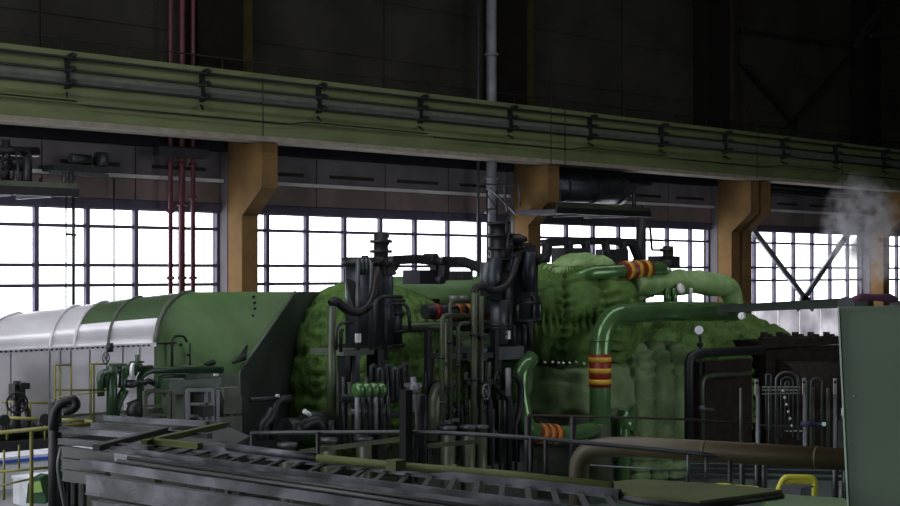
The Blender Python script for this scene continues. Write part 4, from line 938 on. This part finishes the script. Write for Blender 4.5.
pl = [H(585, 486, zt0), H(640, 480.5, zt0), H(748, 488, zt0), H(782, 492, zt0), H(700, 503, zt0), H(640, 497, zt0)]
t = thing('flat_plate', 'flat olive steel plate with dark edge between the pipe and the cabinet', 'plate', H(690, 492, zt0))
part('plate', MB().prism([p-Vector((0, 0, .01)) for p in pl], (0, 0, .02)), 'olive_pipe', t)
part('edge_trim', MB().tube([p-Vector((0, 0, .02)) for p in (pl[3], pl[4], pl[5], pl[0])], .02, 6), 'black_steel', t)
# dark stuff beneath the trays
t = thing('tray_support_stand', 'black support stand and hanging cables under the left ends of the trays', 'stand', H(60, 520, zt0-.4))
for (px, a, b, r) in ((55, 402, 520, .05), (68, 480, 520, .02), (75, 480, 525, .025), (84, 483, 525, .02), (60, 440, 520, .045)):
    part('upright', MB().tube([D(px, a, 11), D(px, b, 11)], r, 8), 'black_steel', t)
part('bent_hose', MB().tube(fil([D(54, 430, 10.9), D(54, 412, 10.9), D(62, 402, 10.9), D(74, 399, 10.9), D(77, 405, 10.9), D(72, 410, 10.9), D(64, 411, 10.9)], .06, 6), .034, 12), 'black_steel', t)
part('cable_swag', MB().tube(fil([D(62, 447, 10.8), D(58, 465, 10.8), D(62, 490, 10.8), D(68, 520, 10.8)], .2), .02, 6), 'mid_steel', t)
# yellow frames right
t = thing('yellow_barrier', 'bright yellow hooped frame beside the small dark box, left of the cabinet', 'frame', D(800, 500, 10.4))
pa = [D(777, 494, 10.4), D(784, 477, 10.4), D(815, 478, 10.4), D(814, 496, 10.4)]
pa = [Vector((pa[0].x, pa[0].y, 0))]+pa+[Vector((pa[3].x, pa[3].y, 0))]
part('hoop', MB().tube(fil(pa, .04), .022, 10), 'yellow_paint', t)
part('crossbar', MB().bar(D(783, 480, 10.4), D(812, 481, 10.4), .03, .035), 'yellow_paint', t)
part('small_box', MB().box(D(797, 493, 10.2), (.14, .14, .1)).box(D(797, 486.5, 10.2), (.16, .16, .012)), 'dark_steel', label='small dark lidded box inside the yellow hoop', cat='box')
part('yellow_block', MB().box(D(724, 486, 11.5), (.07, .1, .035)), 'yellow_paint', label='small yellow block lying behind the flat olive plate', cat='block')
part('yellow_strip', MB().bar(D(736, 487, 11.5), D(758, 489, 11.5), .05, .035), 'yellow_paint', label='longer yellow strip lying behind the flat olive plate', cat='strip')
part('shelf_plate', MB().prism([H(760, 504, zt0-.05), H(785, 498, zt0-.05), H(845, 502, zt0-.05), H(848, 515, zt0-.05), H(780, 515, zt0-.05)], (0, 0, .02)), 'casing_green', label='dull green shelf plate under the yellow hoop', cat='plate')

# ================================================================== LOWER LEFT: deck edge, yellow rails, lower floor things
zd = 2.42
dk = part('operating_deck', MB().bb((4, 17.2, zd-.08), (wx(226, 17.2), 24.5, zd)), 'floor_dark', label='dark deck slab under the generator hood at left', cat='deck')
part('deck_edge', MB().bb((4, 17.1, zd-.07), (wx(226, 17.2), 17.22, zd+.05)), 'black_steel', label='black steel edge beam of the deck at left', cat='beam')
t = thing('yellow_railing', 'yellow pipe railing at the lower left, in front of the generator hood', 'railing', D(31, 506, 13))
for (a, b, r, Z) in (((-5, 433, 0), (93, 424, 0), .03, 12), ((-5, 417, 0), (54, 420, 0), .026, 14), ((58, 419.5, 0), (86, 421, 0), .026, 14), ((-5, 472, 0), (55, 467, 0), .02, 12), ((-5, 487, 0), (30, 479, 0), .015, 12), ((2, 402, 0), (52, 403, 0), .022, 16), ((52, 398, 0), (106, 391, 0), .012, 17)):
    part('rail', MB().tube([D(a[0], a[1], Z), D(b[0], b[1], Z)], r*.6, 10), 'yellow_rail', t)
part('rail_elbow', MB().tube(fil([D(86, 421, 12.4), D(91, 422, 12.3), D(93, 425, 12)], .05), .018, 10), 'yellow_rail', t)
for px, a, b, Z, r in ((31.5, 429, 520, 12, .03), (30, 403, 430, 16, .025), (7, 403, 440, 16, .025), (45, 420, 440, 14, .02), (4, 450, 500, 14, .02), (19, 445, 470, 15, .02)):
    part('post', MB().tube([D(px, a, Z), D(px, b, Z)], r*.55, 8), 'yellow_rail', t)
t = thing('cream_railing', 'thin cream railing standing before the generator hood side panels', 'railing', W(75, 425, 19))
for a, b in (((55, 365), (71, 365)), ((55, 365), (55, 425)), ((60, 365), (60, 425)), ((71, 365), (71, 425)), ((91, 364), (106, 364)), ((91, 364), (91, 425)), ((94, 364), (94, 425)), ((55, 390), (106, 390))):
    part('rail', MB().tube([W(*a, 19), W(*b, 19)], .015, 6), 'yellow_rail', t)
t = thing('small_valve_stand', 'small dark valve with handles standing at the far left railing', 'valve', D(17, 430, 15))
part('stem', MB().tube([D(17, 381, 15), D(17, 432, 15)], .04, 8), 'black_steel', t)
part('head', MB().box(D(17, 392, 15), (.12, .12, .16)).box(D(23, 386, 15), (.1, .1, .06)).tube([D(15, 383, 15), D(24, 387, 15)], .02, 6), 'black_steel', t)
part('handwheel', MB().wheel(D(17, 403, 14.9), .1, -ray(17, 272)), 'black_steel', t)
part('side_pipe', MB().tube(fil([D(22, 400, 15), D(28, 412, 15), D(28, 432, 15)], .1), .03, 8), 'black_steel', t)
for (px, py, n) in ((44.5, 419, 'right'), (4, 420, 'left')):
    t = thing('round_disc', 'dark round disc on the yellow railing, %s one of two' % n, 'disc', D(px, py+12, 12.5)); d = -ray(px, 272)  # plain dark disc, nothing mirrored
    part('disc', MB().lathe(D(px, py, 12.5), [(.045, 0), (.05, .01), (.05, .03), (.04, .04)], 20, d), 'dark_steel', t)
    part('bracket', MB().tube([D(px, py, 12.6), D(px+3, py+14, 12.6)], .012, 6), 'black_steel', t)
t = thing('green_deck_pipes', 'low run of green pipes along the deck edge at far left', 'pipe', W(25, 436, 17.6))
for k, py in enumerate((431, 434, 437)): part('pipe_run', MB().tube([W(-10, py, 17.6+.1*k), W(56, py-2, 17.6+.1*k)], .06, 8), 'pipe_green', t)
for k in range(6): part('bollard', MB().lathe(W(3+k*9, 436, 17.4), [(.08, 0), (.1, .1), (.04, .2)], 8), 'black_steel', t)
# things on the lower floor seen under the deck
def crate(name, label, px, py, Z, sx, sy, sz, m, lid=None, cat='box'):
    p = H(px, py, 0) if Z is None else D(px, py, Z); t = thing(name, label, cat, (p.x, p.y, 0))
    part('body', MB().box((p.x, p.y, sz/2), (sx, sy, sz)), m, t); part('lid', MB().box((p.x, p.y, sz+.03), (sx*1.05, sy*1.05, .06)), lid or m, t)
crate('white_crate', 'white chest on the lower floor below the deck, left one', 6, 484, None, 3.6, 1.2, .6, 'white_box')
crate('blue_crate', 'blue-lidded white chest on the lower floor below the deck', 38, 482, None, 2.6, 1.0, .55, 'white_box', 'blue_box')
crate('white_crate', 'white chest on the lower floor beside the dark stand', 46, 503, None, 1.0, .8, .5, 'white_box')
t = thing('green_bin', 'green bin with a bright lime front on the lower floor at left', 'bin', D(36, 500, 13))
part('body', MB().prism([D(26, 503, 13), D(28, 484, 13), D(33, 477, 13), D(40, 478, 13), D(46, 500, 13), D(45, 504, 13)], Vector((c_, s_, 0))*.25), 'green_box', t)
part('front_label', MB().prism([D(33, 493, 12.97), D(34, 482, 12.97), D(40, 481, 12.97), D(42.5, 492, 12.97)], Vector((c_, s_, 0))*.01), 'lime_label', t, 'bright lime panel')

# ================================================================== gallery (out of frame) and steam
part('shade_slab', MB().bb((X0, -8, 7.7), (11, 6.3, 8.0)), 'floor_dark', label='unseen slab added over the viewer to shade the foreground', cat='slab')  # added blocker that keeps skylight off the trays
part('gallery_slab', MB().bb((X0, -8, 2.6), (8.6, 4.0, 2.85)), 'floor_dark', label='concrete gallery slab under the viewer and cabinet', cat='slab')
def steam(name, px, py, Y, r, dens, label):
    m = bpy.data.materials.new(name); m.use_nodes = True; nt = m.node_tree; nt.nodes.clear()
    o = nt.nodes.new('ShaderNodeOutputMaterial'); v = nt.nodes.new('ShaderNodeVolumePrincipled'); v.inputs['Color'].default_value = (.95, .95, 1, 1)
    tc = nt.nodes.new('ShaderNodeTexCoord'); n = nt.nodes.new('ShaderNodeTexNoise'); n.inputs['Scale'].default_value = 1.9; n.inputs['Detail'].default_value = 6
    nt.links.new(tc.outputs['Object'], n.inputs['Vector'])
    ln = nt.nodes.new('ShaderNodeVectorMath'); ln.operation = 'LENGTH'; mp = nt.nodes.new('ShaderNodeMapping'); mp.vector_type = 'POINT'
    mp.inputs['Scale'].default_value = (1/r[0], 1/r[1], 1/r[2]); nt.links.new(tc.outputs['Object'], mp.inputs['Vector']); nt.links.new(mp.outputs[0], ln.inputs[0])
    fall = nt.nodes.new('ShaderNodeMapRange'); fall.inputs['From Min'].default_value = 1; fall.inputs['From Max'].default_value = .1; nt.links.new(ln.outputs['Value'], fall.inputs['Value'])
    nr = nt.nodes.new('ShaderNodeMapRange'); nr.inputs['From Min'].default_value = .45; nr.inputs['From Max'].default_value = .7; nr.inputs['To Max'].default_value = dens; nt.links.new(n.outputs['Fac'], nr.inputs['Value'])
    mul = nt.nodes.new('ShaderNodeMath'); mul.operation = 'MULTIPLY'; nt.links.new(fall.outputs[0], mul.inputs[0]); nt.links.new(nr.outputs[0], mul.inputs[1])
    nt.links.new(mul.outputs[0], v.inputs['Density']); nt.links.new(v.outputs[0], o.inputs['Volume']); MATS[name] = m
    c = W(px, py, Y); vs = []; nu, nv = 16, 10
    mb = MB()
    for i in range(nv+1):
        ph = -math.pi/2+math.pi*i/nv
        for j in range(nu):
            th = 2*math.pi*j/nu; vs.append(Vector((math.cos(ph)*math.cos(th)*r[0], math.cos(ph)*math.sin(th)*r[1], math.sin(ph)*r[2])))
    mb.add(vs, [(i*nu+j, i*nu+(j+1) % nu, (i+1)*nu+(j+1) % nu, (i+1)*nu+j) for i in range(nv) for j in range(nu)], True)
    o = bpy.data.objects.new(name, meshof(name, mb, name, Vector((0, 0, 0)))); COL.objects.link(o); o.location = c
    o['label'] = label; o['category'] = 'steam'; o['kind'] = 'stuff'
steam('steam_cloud', 862, 232, 31.0, (3.0, 1.0, 2.6), 4.0, 'wisps of white steam drifting before the last yellow column')
